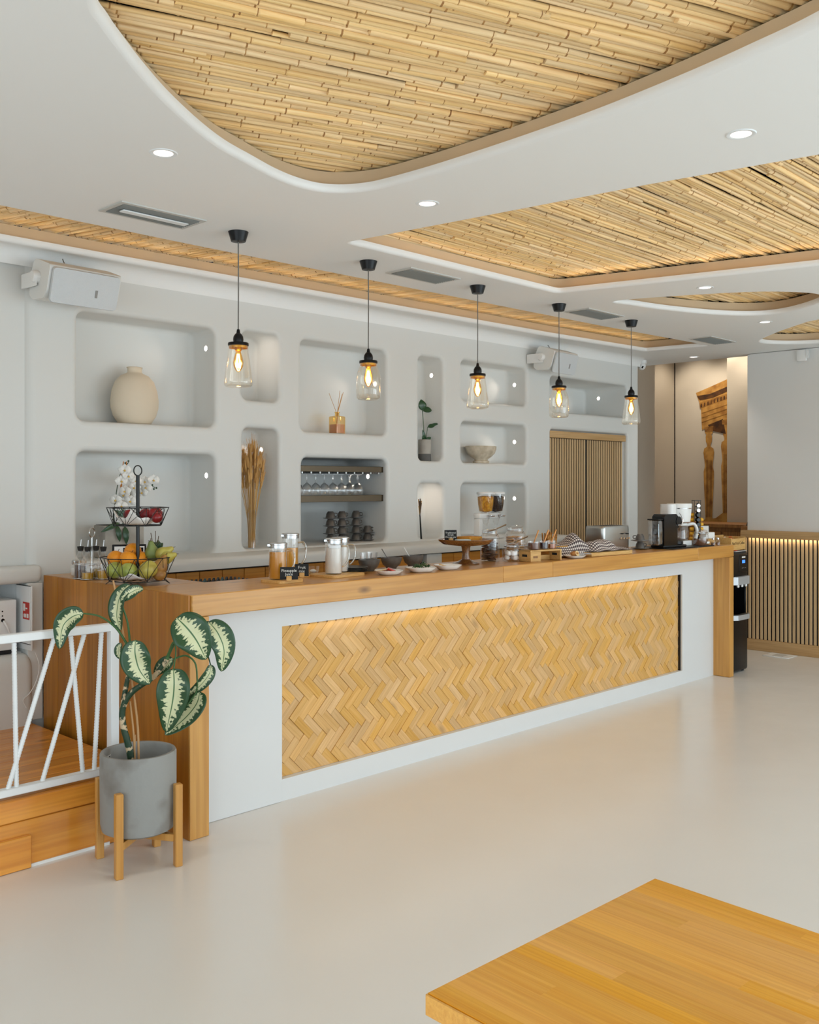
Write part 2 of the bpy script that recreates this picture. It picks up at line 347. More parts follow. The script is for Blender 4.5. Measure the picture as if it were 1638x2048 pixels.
for o in OPEN:
    R = []
    for k in range(6):
        a = pi / 2 * k / 5; R.append([(p.x, p.y, CZ + LIP * (1 - math.cos(a))) for p in offset(o, LIP * (1 - math.sin(a)))])
    R.append([(p.x, p.y, Z_BAND) for p in o]); R.append([(p.x, p.y, Z_BAND) for p in offset(o, BAND_OUT + 0.004)])
    m.rings(R)
# soft cove into the back wall and soffit edge at the passage
m.rings([[(-3, 5.02, CZ), (9.0, 5.02, CZ)]] + [[(-3, 5.02 + 0.08 * math.sin(a), CZ - 0.08 * (1 - math.cos(a))), (8.46, 5.02 + 0.08 * math.sin(a), CZ - 0.08 * (1 - math.cos(a)))] for a in [pi / 2 * k / 6 for k in range(1, 7)]], close=False)
m.add([(8.44, 5.02, CZ), (9.0, 5.02, CZ), (9.0, 5.75, CZ), (8.44, 5.75, CZ), (9.0, -3, CZ), (9.0, -3, 3.4), (9.0, 5.75, 3.4)], [(0, 1, 2, 3), (4, 2, 6, 5)])
ceiling = struct(m.build('ceiling', 'ceiling_paint'))
struct(MB().box(-3.3, 9.0, -3.3, 5.8, 2.965, 3.02).build('ceiling_deck', 'dark_deck', sharp=0))
for i, o in enumerate(OPEN):
    q = offset(o, BAND_OUT)
    struct(MB().rings([[(p.x, p.y, Z_BAND) for p in q], [(p.x, p.y, Z_TOP) for p in q]]).build('trim_%d' % (i + 1), 'tan_band'))
# ---- bamboo canes laid above each opening
def cane_mesh(length, r, seed, sides=8):
    rnd = random.Random(seed); m = MB(); R = []
    xs = []; x = -length / 2 + rnd.uniform(0.03, 0.2)
    prof = [(-length / 2, 1.0)]
    while x < length / 2 - 0.03:
        prof += [(x - 0.008, 1.0), (x - 0.002, 1.14), (x + 0.003, 0.95), (x + 0.006, 1.12), (x + 0.014, 0.98)]; x += rnd.uniform(0.17, 0.30)
    prof.append((length / 2, 0.96)); bow = rnd.uniform(-.004, .004); off = rnd.uniform(-.003, .003)
    for px_, s in prof:
        t = px_ / length; dy = bow * math.cos(t * pi) + off * math.sin(t * 7); dz = 0.002 * math.sin(t * 5 + seed)
        R.append([(px_, dy + r * s * math.cos(2 * pi * j / sides), dz + r * s * math.sin(2 * pi * j / sides)) for j in range(sides)])
    m.rings(R, True, True, True); m.joint = [abs(prof[i][1] - 1.14) < .001 for i in range(len(prof) - 1)]; m.sides = sides; return m
CLEN = [0.35, 0.55, 0.8, 1.1, 1.45, 1.9]
CANE = {}
def bamboo_mat():
    """cane: tone of its own for each cane, darker rings at the joints come from the bulges; long streaks"""
    return M['bamboo']
def canes(name, label, poly, ang, pitch, lens, rmean, cap, ymin=None):
    ca, sa = math.cos(ang), math.sin(ang); rnd = random.Random(name)
    par = tag(bpy.data.objects.new(name, None), label, 'ceiling panel'); COL.objects.link(par); c0 = sum(poly, Vector()) / len(poly); par.location = (c0.x, c0.y, 2.916)
    q = offset(poly, BAND_OUT + 0.05)
    loc = [((p.x - c0.x) * ca + (p.y - c0.y) * sa, -(p.x - c0.x) * sa + (p.y - c0.y) * ca) for p in q]
    lo = min(p[1] for p in loc); hi = max(p[1] for p in loc); y = lo + pitch / 2; items = []
    while y < hi:
        xs = []
        for i in range(len(loc)):
            a, b = loc[i - 1], loc[i]
            if (a[1] - y) * (b[1] - y) < 0: xs.append(a[0] + (b[0] - a[0]) * (y - a[1]) / (b[1] - a[1]))
        xs.sort()
        for k in range(0, len(xs) - 1, 2):
            x, e = xs[k], xs[k + 1]
            if e - x < 0.06: continue
            first = True
            while e - x > 0.05:
                ln = rnd.choice(lens)
                if first: ln *= rnd.uniform(0.35, 1.0); first = False
                if e - x - ln < 0.25: ln = e - x
                items.append((x + ln / 2, y + rnd.uniform(-.003, .003), ln, rnd)); x += ln + 0.003
        y += pitch * rnd.uniform(0.86, 1.1)
    out = []
    for (cx, cy, ln, _) in items:
        best = min(range(len(CLEN)), key=lambda i: abs(CLEN[i] - ln)); rad = rmean * rnd.choice([0.68, 0.85, 0.95, 1.05, 1.18]); var = rnd.randrange(3)
        lx, ly = cx * ca - cy * sa, cx * sa + cy * ca
        out.append((lx, ly, rnd.uniform(-0.003, 0.008), ln / CLEN[best], rad / 0.01, best, var, ang + rnd.uniform(-.018, .018), rnd.random() * 6.28))
    def vis(t):
        wx, wy = c0.x + t[0], c0.y + t[1]; dep = wx * cA + wy * sA; lat = wx * sA - wy * cA
        return (abs(lat) < 0.5 * dep + 0.3 and dep > 2.0, -dep)
    out.sort(key=vis, reverse=True)
    rest = MB(); pl_, tn_ = [], []
    for k, (lx, ly, lz, s, rs, best, var, an, roll) in enumerate(out):
        if (best, var) not in CANE: 
            cm = cane_mesh(CLEN[best], 0.01, best * 7 + var * 3 + 1); me = CANE[(best, var)] = cm.mesh('cane', 'bamboo', 50); me.materials.append(M['cane_joint'])
            for pi_, p_ in enumerate(me.polygons):
                if pi_ // cm.sides < len(cm.joint) and cm.joint[pi_ // cm.sides]: p_.material_index = 1
        if k < cap: inst('cane', CANE[(best, var)], par, (lx, ly, lz), (roll if False else 0, 0, an + (pi if roll > 3 else 0)), (s, rs, rs))
        else:
            mt = Matrix.Translation((lx, ly, lz)) @ Matrix.Rotation(an, 4, 'Z') @ Matrix.Diagonal((s, rs, rs, 1))
            me = CANE[(best, var)]; b = len(rest.v)
            rest.v += [tuple(mt @ v.co) for v in me.vertices]; pl_ += [v.co[:] for v in me.vertices]; tn_ += [rnd.random()] * len(me.vertices); rest.f += [tuple(b + i for i in p.vertices) for p in me.polygons]
    if rest.v: own(tag(rest.build('canes', 'bamboo_rest', par, sharp=50), kind='stuff'), pl_, tn_)
    tag(par, kind='structure')
    return par
canes('bamboo_ceiling', 'large curved panel of bamboo canes in the ceiling nearest the viewer', O1, math.radians(-20), 0.0235, [0.8, 1.1, 1.45, 1.9], 0.0125, 290)
canes('bamboo_ceiling', 'angular panel of bamboo canes in the ceiling at the right', O2, math.radians(0.5), 0.0215, [1.1, 1.45, 1.9], 0.0114, 290)
canes('bamboo_ceiling', 'long narrow strip of bamboo canes along the niche wall', O3, math.radians(-76), 0.0205, [0.35, 0.55, 0.8], 0.0106, 295)
canes('bamboo_ceiling', 'small lens-shaped panel of bamboo canes far along the ceiling', O4, 0, 0.022, [0.8, 1.1], 0.0112, 0)
canes('bamboo_ceiling', 'farthest curved panel of bamboo canes beside the white wall', O5, 0, 0.022, [0.8, 1.1], 0.0112, 0)
# LED tape lying on the ledges inside the openings
LED = (1.0, 0.80, 0.50)
def led(a, b, power, flip=1):
    a, b = Vector(a), Vector(b); d = (b - a).normalized(); inw = Vector((d.y, -d.x, 0)) * flip; dr_ = (inw * 0.80 + Vector((0, 0, 0.6))).normalized()
    o = area_light('led_tape', (a + b) / 2, (0, 0, 0), (b - a).length, 0.012, power * 0.32, LED); zx = -dr_; yx = zx.cross(d)
    o.rotation_euler = Matrix((d, yx, zx)).transposed().to_euler(); o.data.spread = 2.0; return o
led((-1.0, 4.995, 2.845), (2.6, 4.98, 2.845), 1.3); led((2.6, 4.98, 2.845), (6.6, 4.89, 2.845), 1.8); led((6.6, 4.885, 2.845), (8.0, 4.795, 2.845), .7)
led((1.0, 4.335, 2.845), (8.0, 4.21, 2.845), 0.8, -1)
led((3.5, 3.76, 2.845), (5.15, 3.76, 2.845), .8); led((5.23, 3.66, 2.845), (5.61, 2.15, 2.845), 1.2)
led((2.875, 2.6, 2.845), (2.84, 1.8, 2.845), 0.1)
# ---- back wall with niches (front plane y = 5.1)
WY = 5.1
NI = {  # name: x0, x1, z0, z1, depth
 'vase': (2.575, 3.485, 1.912, 2.525, 0.26), 'orchid': (2.575, 3.485, 1.128, 1.742, 0.30), 'small': (3.69, 3.985, 2.097, 2.54, 0.26), 'wheat': (3.695, 3.98, 1.142, 1.92, 0.24),
 'diffuser': (4.17, 4.97, 1.915, 2.537, 0.24), 'glasses': (4.18, 4.975, 1.142, 1.74, 0.45), 'plant': (5.312, 5.585, 1.738, 2.535, 0.22), 'dried': (5.312, 5.585, 1.142, 1.567, 0.22),
 'upper': (5.80, 6.64, 2.226, 2.548, 0.22), 'bowl': (5.80, 6.64, 1.732, 2.06, 0.24), 'cereal': (5.80, 6.64, 1.142, 1.569, 0.24), 'over_door': (6.985, 8.235, 2.205, 2.515, 0.5), 'door': (6.985, 8.235, 0.35, 2.046, 0.06)}
m = MB(); holes = []
BN = 0.03
for k, (x0, x1, z0, z1, dp) in NI.items():
    rc = 0.05 if k != 'door' else 0.03
    def lp(o): return rrect(x0 - o, x1 + o, z0 - o, z1 + o, max(rc + o, 0.006), 5)
    holes.append(lp(BN)); R = []
    for i in range(6):
        a = pi / 2 * i / 5; R.append([(p.x, WY + BN * (1 - math.cos(a)), p.y) for p in lp(BN * (1 - math.sin(a)))])
    f = min(0.03, dp * 0.3)
    for i in range(5):
        a = pi / 2 * i / 4; R.append([(p.x, WY + dp - f * (1 - math.sin(a)), p.y) for p in lp(-f * (1 - math.cos(a)))])
    m.rings(R, True, False, True)
sh = MB().sheet([(2.34, 0), (8.40, 0), (8.40, CZ), (2.34, CZ)], holes, 0)
m.add([(v[0], WY, v[1]) for v in sh.v], sh.f)
for xa, sg in ((2.34, -1), (8.40, 1)):                                  # rounded ends
    m.rings([[(xa + sg * 0.06 * math.sin(a), WY + 0.06 * (1 - math.cos(a)), 0), (xa + sg * 0.06 * math.sin(a), WY + 0.06 * (1 - math.cos(a)), CZ)] for a in [pi / 2 * k / 6 for k in range(7)]] + [[(xa + sg * 0.06, 5.75, 0), (xa + sg * 0.06, 5.75, CZ)]], close=False)
struct(m.build('wall_back', 'plaster', sharp=30))
# ledge below the niches
led_prof = [(5.16, 1.130)] + [(4.84 + 0.035 - 0.035 * math.sin(a), 1.125 - 0.035 + 0.035 * math.cos(a)) for a in [pi / 2 * k / 5 for k in range(6)]] + [(4.84, 1.056), (5.16, 1.056)]
m = MB().rings([[(2.765, y, z) for y, z in led_prof], [(6.93, y, z) for y, z in led_prof]], True, True, True)
struct(m.build('trim_6', 'plaster', sharp=30))
# left part of the back wall, set back behind the platform, with the low bench and the recess for the fuse box
m = MB(); r = rrect(1.2, 2.275, 0.60, 1.03, 0.012, 3)
sh = MB().sheet([(-3.0, 0), (2.34, 0), (2.34, CZ), (-3.0, CZ)], [r], 0); m.add([(v[0], 5.13, v[1]) for v in sh.v], sh.f)
m.rings([[(p.x, 5.13, p.y) for p in r], [(p.x, 5.55, p.y) for p in r]], True, False, True)
struct(m.build('wall_left_rear', 'plaster', sharp=30))
bp = [(5.13, 0.285), (5.03, 0.285), (5.028, 0.60)] + [(5.028 + 0.06 - 0.06 * math.cos(a), 0.60 + 0.06 * math.sin(a)) for a in [pi / 2 * k / 6 for k in range(1, 7)]] + [(5.54, 0.662), (5.54, 0.601), (5.13, 0.600)]
struct(MB().rings([[(-3, y, z) for y, z in bp[:9]] + [(-3, 5.13, 0.66)]] + [[(2.25 + 0.05 * math.sin(a), y + (0.05 * (1 - math.cos(a)) if y < 5.1 else 0), z if z < 0.5 else z - 0.05 * (1 - math.cos(a))) for y, z in bp[:9] + [(5.13, 0.66)]] for a in [pi / 2 * k / 5 for k in range(6)]], True, True, True).build('trim_7', 'plaster', sharp=35))
struct(MB().box(1.21, 2.27, 5.131, 5.54, 0.62, 0.662).build('trim_10', 'plaster', sharp=0))
# white pillar and lintel of the alcove, next to the wooden counter end
struct(MB().box(2.276, 2.3595, 5.064, 5.129, 0.30, 1.03, 0.006, 2).box(-3.0, 2.3595, 5.062, 5.129, 1.03, 1.125, 0.03, 3).build('trim_8', 'plaster'))
# walls out of view: side and glazed front behind the viewer
m = MB().box(-3.3, -3.0, -3.0, -2.6, 0, 2.95).box(-3.3, -3.0, 2.8, 5.8, 0, 2.95).box(-3.3, -3.0, -2.6, 2.8, 2.5, 2.95).box(-3.3, -3.0, -2.6, 2.8, 0, 0.1)
struct(m.build('wall_left', 'plaster', sharp=0))
m = MB(); xs = [-3.3] + [x for ab in WINDOWS for x in ab] + [9.0]
for i in range(0, len(xs), 2): m.box(xs[i], xs[i + 1], -3.3, -3.0, 0, 2.95)
for a, b in WINDOWS: m.box(a, b, -3.3, -3.0, 2.5, 2.95).box(a, b, -3.3, -3.0, 0, 0.1)
struct(m.build('wall_front', 'plaster', sharp=0))
# ---- right wall with slatted wainscot (plane x = 8.82)
struct(MB().box(8.86, 9.0, -3.0, 4.19, 0, CZ, 0.02, 2).build('wall_right', 'ceiling_paint'))  # whiter than the other walls: missing light put into its colour
SLAT = MB().box(0.008, 0.02, -0.0125, 0.0125, 0.105, 1.058, 0.0025, 1).mesh('slat', 'ash_slat', 0)
wn = bpy.data.objects.new('wainscot', None); COL.objects.link(wn); wn.location = (8.82, 0, 0)
tag(wn, 'slatted oak half wall with lit cap rail below the white wall', 'wainscot', kind='structure')
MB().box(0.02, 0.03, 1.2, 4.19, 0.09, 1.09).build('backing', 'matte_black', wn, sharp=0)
MB().box(-0.03, 0.04, 1.2, 4.22, 1.058, 1.128, 0.006).build('cap_rail', 'ash_long', wn)
MB().box(-0.005, 0.04, 1.2, 4.205, 0.0, 0.105, 0.004).build('base_board', 'ash_long', wn)
y = 4.185
while y > 1.3:
    inst('slat', SLAT, wn, (0, y, 0)); y -= 0.0385
o = area_light('led_tape', (8.808, 2.7, 1.054), (0, 0, pi / 2), 2.9, 0.012, 1.6, (1.0, 0.82, 0.58)); o.rotation_euler = (0, math.radians(-28), 0); o.data.size = 0.012; o.data.size_y = 2.9
# ---- slatted double door in the back wall
dr = bpy.data.objects.new('door_1', None); COL.objects.link(dr); dr.location = (0, WY + 0.045, 0); tag(dr, kind='structure')
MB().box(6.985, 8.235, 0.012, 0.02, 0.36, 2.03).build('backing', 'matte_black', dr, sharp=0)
MB().box(6.99, 8.225, -0.03, 0.012, 1.975, 2.035, 0.004).build('header', 'ash', dr)
DS = MB().box(-0.0115, 0.0115, 0.002, 0.012, 0.36, 1.972, 0.0025, 1).mesh('slat', 'ash_slat', 0)
for a, b in ((6.995, 7.585), (7.615, 8.215)):
    lf = bpy.data.objects.new('door_leaf', None); COL.objects.link(lf); lf.parent = dr
    n = 16
    for i in range(n): inst('slat', DS, lf, (a + 0.013 + (b - a - 0.026) * i / (n - 1), 0, 0))
# ---- passage and the room behind it
def wallbox(name, *a): return struct(MB().box(*a).build(name, 'beige_wall', sharp=0))
wallbox('wall_passage', 8.44, 9.63, 5.62, 5.80, 0, 3.4)
wallbox('wall_rear_left', 9.50, 10.75, 5.93, 6.1, 0, 3.4)
wallbox('wall_rear', 10.62, 10.8, 2.6, 6.0, 0, 3.4)
wallbox('wall_rear_pier', 10.36, 10.63, 3.6, 5.13, 0, 3.4)
struct(MB().box(9.0, 10.8, 2.6, 6.1, 3.4, 3.5).build('ceiling_rear', 'ceiling_paint', sharp=0))
struct(MB().box(9.0, 10.8, 2.5, 2.6, 0, 3.4).build('wall_rear_right', 'plaster', sharp=0))
struct(MB().box(10.613, 10.621, 5.921, 5.93, 0, 3.4).build('trim_9', 'dark_deck', sharp=0))
for y in (4.75, 5.25, 5.7):
    l = bpy.data.lights.new('rear_spot', 'SPOT'); l.energy = 26; l.color = (1.0, 0.87, 0.70); l.spot_size = 1.5; l.spot_blend = 0.7; l.shadow_soft_size = 0.05
    o = bpy.data.objects.new('rear_spot', l); o.location = (10.1, y - 0.1, 3.35); o.rotation_euler = (0, math.radians(-18), 0); COL.objects.link(o)
# ================================================================ COUNTER
CT = 1.07; FY = 3.65; PX0 = 2.36; PX1 = 7.49
ct = thing('bar_counter', 'long oak and white breakfast counter with herringbone front', 'counter', (PX0, FY, 0))
def C(m, name, material, **k): return m.xf(Matrix.Translation((-PX0, -FY, 0))).build(name, material, ct, **k)
cuts = [PX0 + 0.0, atY(1007, 1100, FY).x, atY(1106, 1100, FY).x, atY(1397, 1100, FY).x, PX1]
for a, b in zip(cuts[:-1], cuts[1:]):
    C(MB().box(a + (0.012 if a < PX0 + .01 else 0), b, FY, 4.11, 0.972, CT, 0.004, 1), 'top_board', 'oak')
C(MB().box(PX0 + 0.012, 2.745, 4.111, 5.06, 0.972, CT, 0.004, 1), 'return_top', 'oak')
rb = random.Random(3); y = FY + 0.001; ys = [3.75, 3.90, 4.06, 4.24, 4.42, 4.58, 4.74, 4.90, 5.06]
C(MB().box(PX0 + 0.0003, PX0 + 0.1, FY, FY + 0.0118, 0.001, 0.971, 0.002, 1), 'lit_front_strip', 'oak_end')  # thin strip in lighter oak, painting in the brighter lit front face
for a, b in zip([FY + 0.012] + ys[:-1], ys):
    x_ = PX0 + 0.0005 + rb.uniform(0, 0.0015)
    C(MB().add(*(lambda q: (q.v, q.f))(MB().prism([(x_, 0.001), (PX0 + 0.1, 0.001), (PX0 + 0.1, 0.971), (PX0 + 0.0115, 0.971), (PX0 + 0.0115, CT - 0.001), (x_, CT - 0.001)], a, b - 0.0008, 'y'))), 'end_board', 'oak_shaded_side', sharp=20)
C(MB().box(PX1 - 0.072, PX1, FY + 0.001, 4.10, 0.001, 0.971, 0.004, 1), 'end_panel', 'oak_end')
# white front, recessed, with the opening for the wooden inlay
PY = 3.792; ix0, ix1, iz0, iz1 = 2.978, 6.91, 0.107, 0.858
m = MB()
sh = MB().sheet([(PX0 + 0.1, 0), (PX1 - 0.07, 0), (PX1 - 0.07, 0.972), (PX0 + 0.1, 0.972)], [[(ix0, iz0), (ix1, iz0), (ix1, iz1), (ix0, iz1)]], 0)
m.add([(v[0], PY, v[1]) for v in sh.v], sh.f)
m.rings([[(x, yy, z) for x, z in ((ix0, iz0), (ix1, iz0), (ix1, iz1), (ix0, iz1))] for yy in (PY, PY + 0.055)])
m.box(PX0 + 0.1, PX1 - 0.07, PY + 0.056, PY + 0.08, 0, 0.972)
C(m, 'front_panel', 'white_panel', sharp=30)
C(MB().box(PX0 + 0.1, 2.972, PY - 0.006, PY - 0.0005, 0.001, 0.971, 0.001, 1), 'cover_panel', 'white_panel')
# herringbone inlay: L x W blocks at 45 degrees
C(MB().box(ix1 - 0.006, ix1 - 0.0005, PY + 0.014, PY + 0.045, iz0, iz1), 'reveal_shade', 'dark_deck', sharp=0)  # dark strip painting in the shadow at the right of the recess
inlay = C(MB().box(ix0, ix1, PY + 0.045, PY + 0.055, iz0, iz1), 'inlay_backing', 'dark_deck', sharp=0)
L_, W_ = 0.137, 0.043
def clip(poly, x0, x1, z0, z1):
    for ax, lim, sg in ((0, x0, 1), (0, x1, -1), (1, z0, 1), (1, z1, -1)):
        out = []
        for i in range(len(poly)):
            a, b = poly[i - 1], poly[i]; da, db = sg * (a[ax] - lim), sg * (b[ax] - lim)
            if (da < 0) != (db < 0):
                t = da / (da - db); out.append((a[0] + (b[0] - a[0]) * t, a[1] + (b[1] - a[1]) * t))
            if db >= 0: out.append(b)
        poly = out
        if len(poly) < 3: return []
    return poly
def parea(p): return abs(sum(p[i - 1][0] * p[i][1] - p[i][0] * p[i - 1][1] for i in range(len(p)))) / 2
c45 = math.sqrt(0.5); blocks = []; g = 0.0008
def rot(p): return ((p[0] - p[1]) * c45, (p[0] + p[1]) * c45)
def gen():                                   # lying and standing blocks of the herringbone, before it is turned by 45 degrees
    for i in range(-10, 90):
        for j in range(-6, 7):
            ox, oy = i * W_ - j * L_, i * W_ + j * L_
            yield 0, (ox, oy, ox + L_, oy + W_)
            yield 1, (ox, oy + W_, ox + W_, oy + W_ + L_)
for kind, (x0, y0, x1, y1) in gen():
    cxy = (((x0 + x1) / 2 + (y0 + y1) / 2) * c45, ((y0 + y1) / 2 - (x0 + x1) / 2) * c45)      # rotated by -45
    X, Z = cxy[0] + 2.957, cxy[1] + 0.748
    if not (ix0 - 0.15 < X < ix1 + 0.15 and iz0 - 0.15 < Z < iz1 + 0.15): continue
    blocks.append((kind, X, Z))
BM = {}
rest = MB(); part = []; pl_, tn_ = [], []
hl, hw = L_ / 2 - g / 2, W_ / 2 - g / 2
rh = random.Random(11)
for kind, X, Z in blocks:
    an = -pi / 4 if kind == 0 else pi / 4
    cc, ss = math.cos(an), math.sin(an)
    poly = [(X + a * cc - b * ss, Z + a * ss + b * cc) for a, b in ((-hl, -hw), (hl, -hw), (hl, hw), (-hl, hw))]
    cl = clip(poly, ix0 + .001, ix1 - .001, iz0 + .001, iz1 - .001)
    if len(cl) < 3 or parea(cl) < 2e-4: continue
    part.append((X, Z, an, cl, parea(cl) > 0.98 * parea(poly)))
part.sort(key=lambda t: t[0])
full = MB().box(-hl, hl, -0.011, 0.004, -hw, hw, 0.0012, 1).mesh('herringbone_block', 'herring', 0)
for k, (X, Z, an, cl, isfull) in enumerate(part):
    dy = rh.uniform(0, 0.005); yb = PY + 0.041 - FY + dy
    if k < 300 and isfull:
        inst('herringbone_block', full, inlay, (X - PX0, yb, Z), (0, -an, 0))
    else:
        cc, ss = math.cos(-an), math.sin(-an)
        loc2 = [((x - X) * cc - (z - Z) * ss, (x - X) * ss + (z - Z) * cc) for x, z in cl]
        mb = MB().prism(loc2, -0.011, 0.004, 'y')
        if k < 300: mb.build('herringbone_block', 'herring', inlay, (X - PX0, yb, Z), sharp=0, rot=(0, -an, 0))
        else:
            pl_ += mb.v; tn_ += [rh.random()] * len(mb.v)
            mb.xf(Matrix.Translation((X - PX0, yb, Z)) @ Matrix.Rotation(-an, 4, 'Y')); rest.add(mb.v, mb.f)
own(tag(rest.build('herringbone_blocks', 'herring_rest', inlay, sharp=0), kind='stuff'), pl_, tn_)
# LED tape under the top edge of the inlay
l = area_light('led_tape', ((ix0 + ix1) / 2, PY + 0.012, iz1 - 0.004), (math.radians(-14), 0, 0), ix1 - ix0 - 0.3, 0.012, 0.8, (1.0, 0.86, 0.66))
# ---- back bar below the ledge: orange tiled fronts and the work surface of the aisle
bb = thing('back_bar', 'low back bar with orange wooden drawer fronts under the white ledge', 'cabinet', (2.75, 4.9, 0))
MB().box(0.0, 4.1, 0.012, 0.19, 0.28, 1.05).build('carcass', 'matte_black', bb, sharp=0)
bt = MB().box(0.002, 0.158, -0.01, 0.012, 0.0, 0.118, 0.002, 1).mesh('drawer_front', 'pine', 0)
xg0, xg1 = atY(846, 1100, 4.9).x - 2.75, atY(876, 1100, 4.9).x - 2.75
i = 0
while i * 0.16 < 4.0:
    x = i * 0.16
    if not (x + 0.16 > xg0 and x < xg1): inst('drawer_front', bt, bb, (x, 0, 0.925)); inst('drawer_front', bt, bb, (x, 0, 0.80))
    i += 1
MB().box(xg0, xg1, -0.04, 0.02, 0.28, 1.05, 0.004).build('pillar', 'plaster', bb)
wb = thing('work_shelf', 'low inner work shelf behind the oak counter top', 'shelf', (2.75, 4.115, 0))
MB().box(0, 4.6, 0, 0.24, 0.90, 0.93, 0.003, 1).build('shelf_board', 'white_panel', wb, sharp=0)
MB().box(0, 4.6, 0.0, 0.02, 0.28, 0.90).build('shelf_back', 'white_panel', wb, sharp=0)
# ================================================================ PLATFORM AND RAILING
pf = thing('platform', 'raised pine platform with a boarded step beside the counter', 'platform', (2.3, 3.9, 0)); pf['kind'] = 'structure'
PZ = 0.285
y = 0.0; k = 0
pb = MB().box(-1.3, 1.3, 0.0008, 0.1052, -0.022, 0.0, 0.0015, 1).mesh('deck_board', 'pine', 0)
for k in range(12):
    yy = 0.0 + k * 0.106
    if yy > 1.17: break
    s = -0.37 if k % 2 else -0.9
    inst('deck_board', pb, pf, (s - 1.3 - 0.35 * (k % 3) * 0.4 - 0.0 , yy, PZ)).location.x = -1.3 + 0.0 - 0.0
inst('deck_board', pb, pf, (-3.91, 0.0, PZ))
for k in range(1, 12): inst('deck_board', pb, pf, (-3.91, k * 0.106, PZ))
MB().box(-5.2, 0.0, 0.02, 1.22, 0.0, PZ - 0.023).build('deck_frame', 'dark_deck', pf, sharp=0)
MB().box(-5.2, -0.002, -0.03, 0.0, 0.195, PZ, 0.004, 1).build('step_board', 'pine', pf)
MB().box(-5.2, -0.002, -0.026, 0.0, 0.001, 0.194, 0.003, 1).build('step_board', 'pine', pf)
xl = atZ(62, 1735, 0.0).x - 2.3
MB().box(-5.2, xl, -0.044, -0.027, 0.001, 0.135, 0.003, 1).build('step_board', 'pine', pf)
MB().box(-5.2, -0.2, -0.032, -0.0265, 0.0, 0.012).build('sealant', 'white_plastic', pf, sharp=0)
RY = 3.905
rl = thing('railing', 'white welded railing with slanted ribbed bars on the platform step', 'railing', (2.1, RY, PZ))
def rel(p): return Vector((p.x - 2.1, 0.0, p.z - PZ))
xe = atY(226, 1250, RY).x - 2.1
MB().box(-5.0, xe, -0.018, 0.018, 0.63, 0.665, 0.003, 1).build('top_rail', 'white_metal', rl)
MB().box(-5.0, xe, -0.018, 0.018, 0.012, 0.044, 0.003, 1).build('bottom_rail', 'white_metal', rl)
MB().box(xe - 0.02, xe + 0.02, -0.02, 0.02, 0.0, 0.665, 0.003, 1).build('post', 'white_metal', rl)
def rebar(p, q):
    p, q = Vector(p), Vector(q); n = int((q - p).length / 0.006); pts = [p.lerp(q, i / n) for i in range(n + 1)]
    MB().tube(pts, [0.0112 if (i // 1) % 2 else 0.0092 for i in range(n + 1)], 8).build('bar', 'white_metal', rl, sharp=60)
for (u0, v0, u1, v1) in [(28, 1270, 33, 1572), (110, 1262, 14, 1577), (170, 1258, 83, 1562), (141, 1262, 166, 1540), (203, 1250, 188, 1534)]:
    a = atY(u0, v0, RY); b = atY(u1, v1, RY); a.z = PZ + 0.64; b.z = PZ + 0.03; rebar(rel(a), rel(b))
for k in range(1, 9):                                                   # the pattern goes on beyond the frame
    x0 = -0.95 - 0.22 * k
    rebar((x0, 0, 0.63), (x0 + (0.22 if k % 2 else -0.03), 0, 0.03))
# ================================================================ POTTED PLANT
PC = Vector((2.085, 3.605, 0)); PD = PC.x * cA + PC.y * sA
ps = thing('plant_stand', 'low oak plant stand with four square legs', 'plant stand', PC, math.radians(-12))
R0 = 0.172
lg = MB().box(-0.0155, 0.0155, -0.0155, 0.0155, 0.0, 0.335, 0.003, 1).mesh('leg', 'oak_end', 0)
for sx, sy in ((-1, -1), (1, -1), (-1, 1), (1, 1)): inst('leg', lg, ps, (sx * 0.121, sy * 0.131, 0))
for sg in (1, -1):
    a = math.atan2(0.131 * sg, 0.121)
    b = MB().box(-0.165, 0.165, -0.012, 0.012, 0.105, 0.135, 0.002, 1).build('cross_bar', 'oak_end', ps, rz=a)
    if sg < 0: b.scale = (1, 1, 0.96)
pt = thing('plant_pot', 'round grey concrete plant pot standing in the oak stand', 'pot', PC + Vector((0, 0, 0.1352)))
PR = 0.153; PH = 0.325
MB().lathe([(PR - 0.03, 0), (PR - 0.008, 0.012), (PR - 0.002, 0.04), (PR, 0.2), (PR, PH - 0.008), (PR - 0.004, PH), (PR - 0.016, PH), (PR - 0.02, PH - 0.006), (PR - 0.022, PH - 0.12), (0.0, PH - 0.12)], 48).build('pot_wall', 'concrete', pt)
MB().lathe([(0.0, PH - 0.113), (PR - 0.024, PH - 0.115)], 32, cap1=False).build('soil', 'soil', pt)
n = math.radians(125)
pl = MB().box(-0.019, 0.019, -0.0005, 0.0005, -0.012, 0.012).build('price_sticker', 'paper', pt, sharp=0)
pl.location = (math.cos(n) * (PR - 0.0225), math.sin(n) * (PR - 0.0225), PH - 0.04); pl.rotation_euler = (0, 0, n - pi / 2)
for k in range(9):
    MB().box(-0.0007, 0.0007, -0.0012, -0.0006, -0.007, 0.009).build('barcode_line', 'black', pl, (-0.014 + k * 0.0035, 0, 0), sharp=0) if k != 4 else None
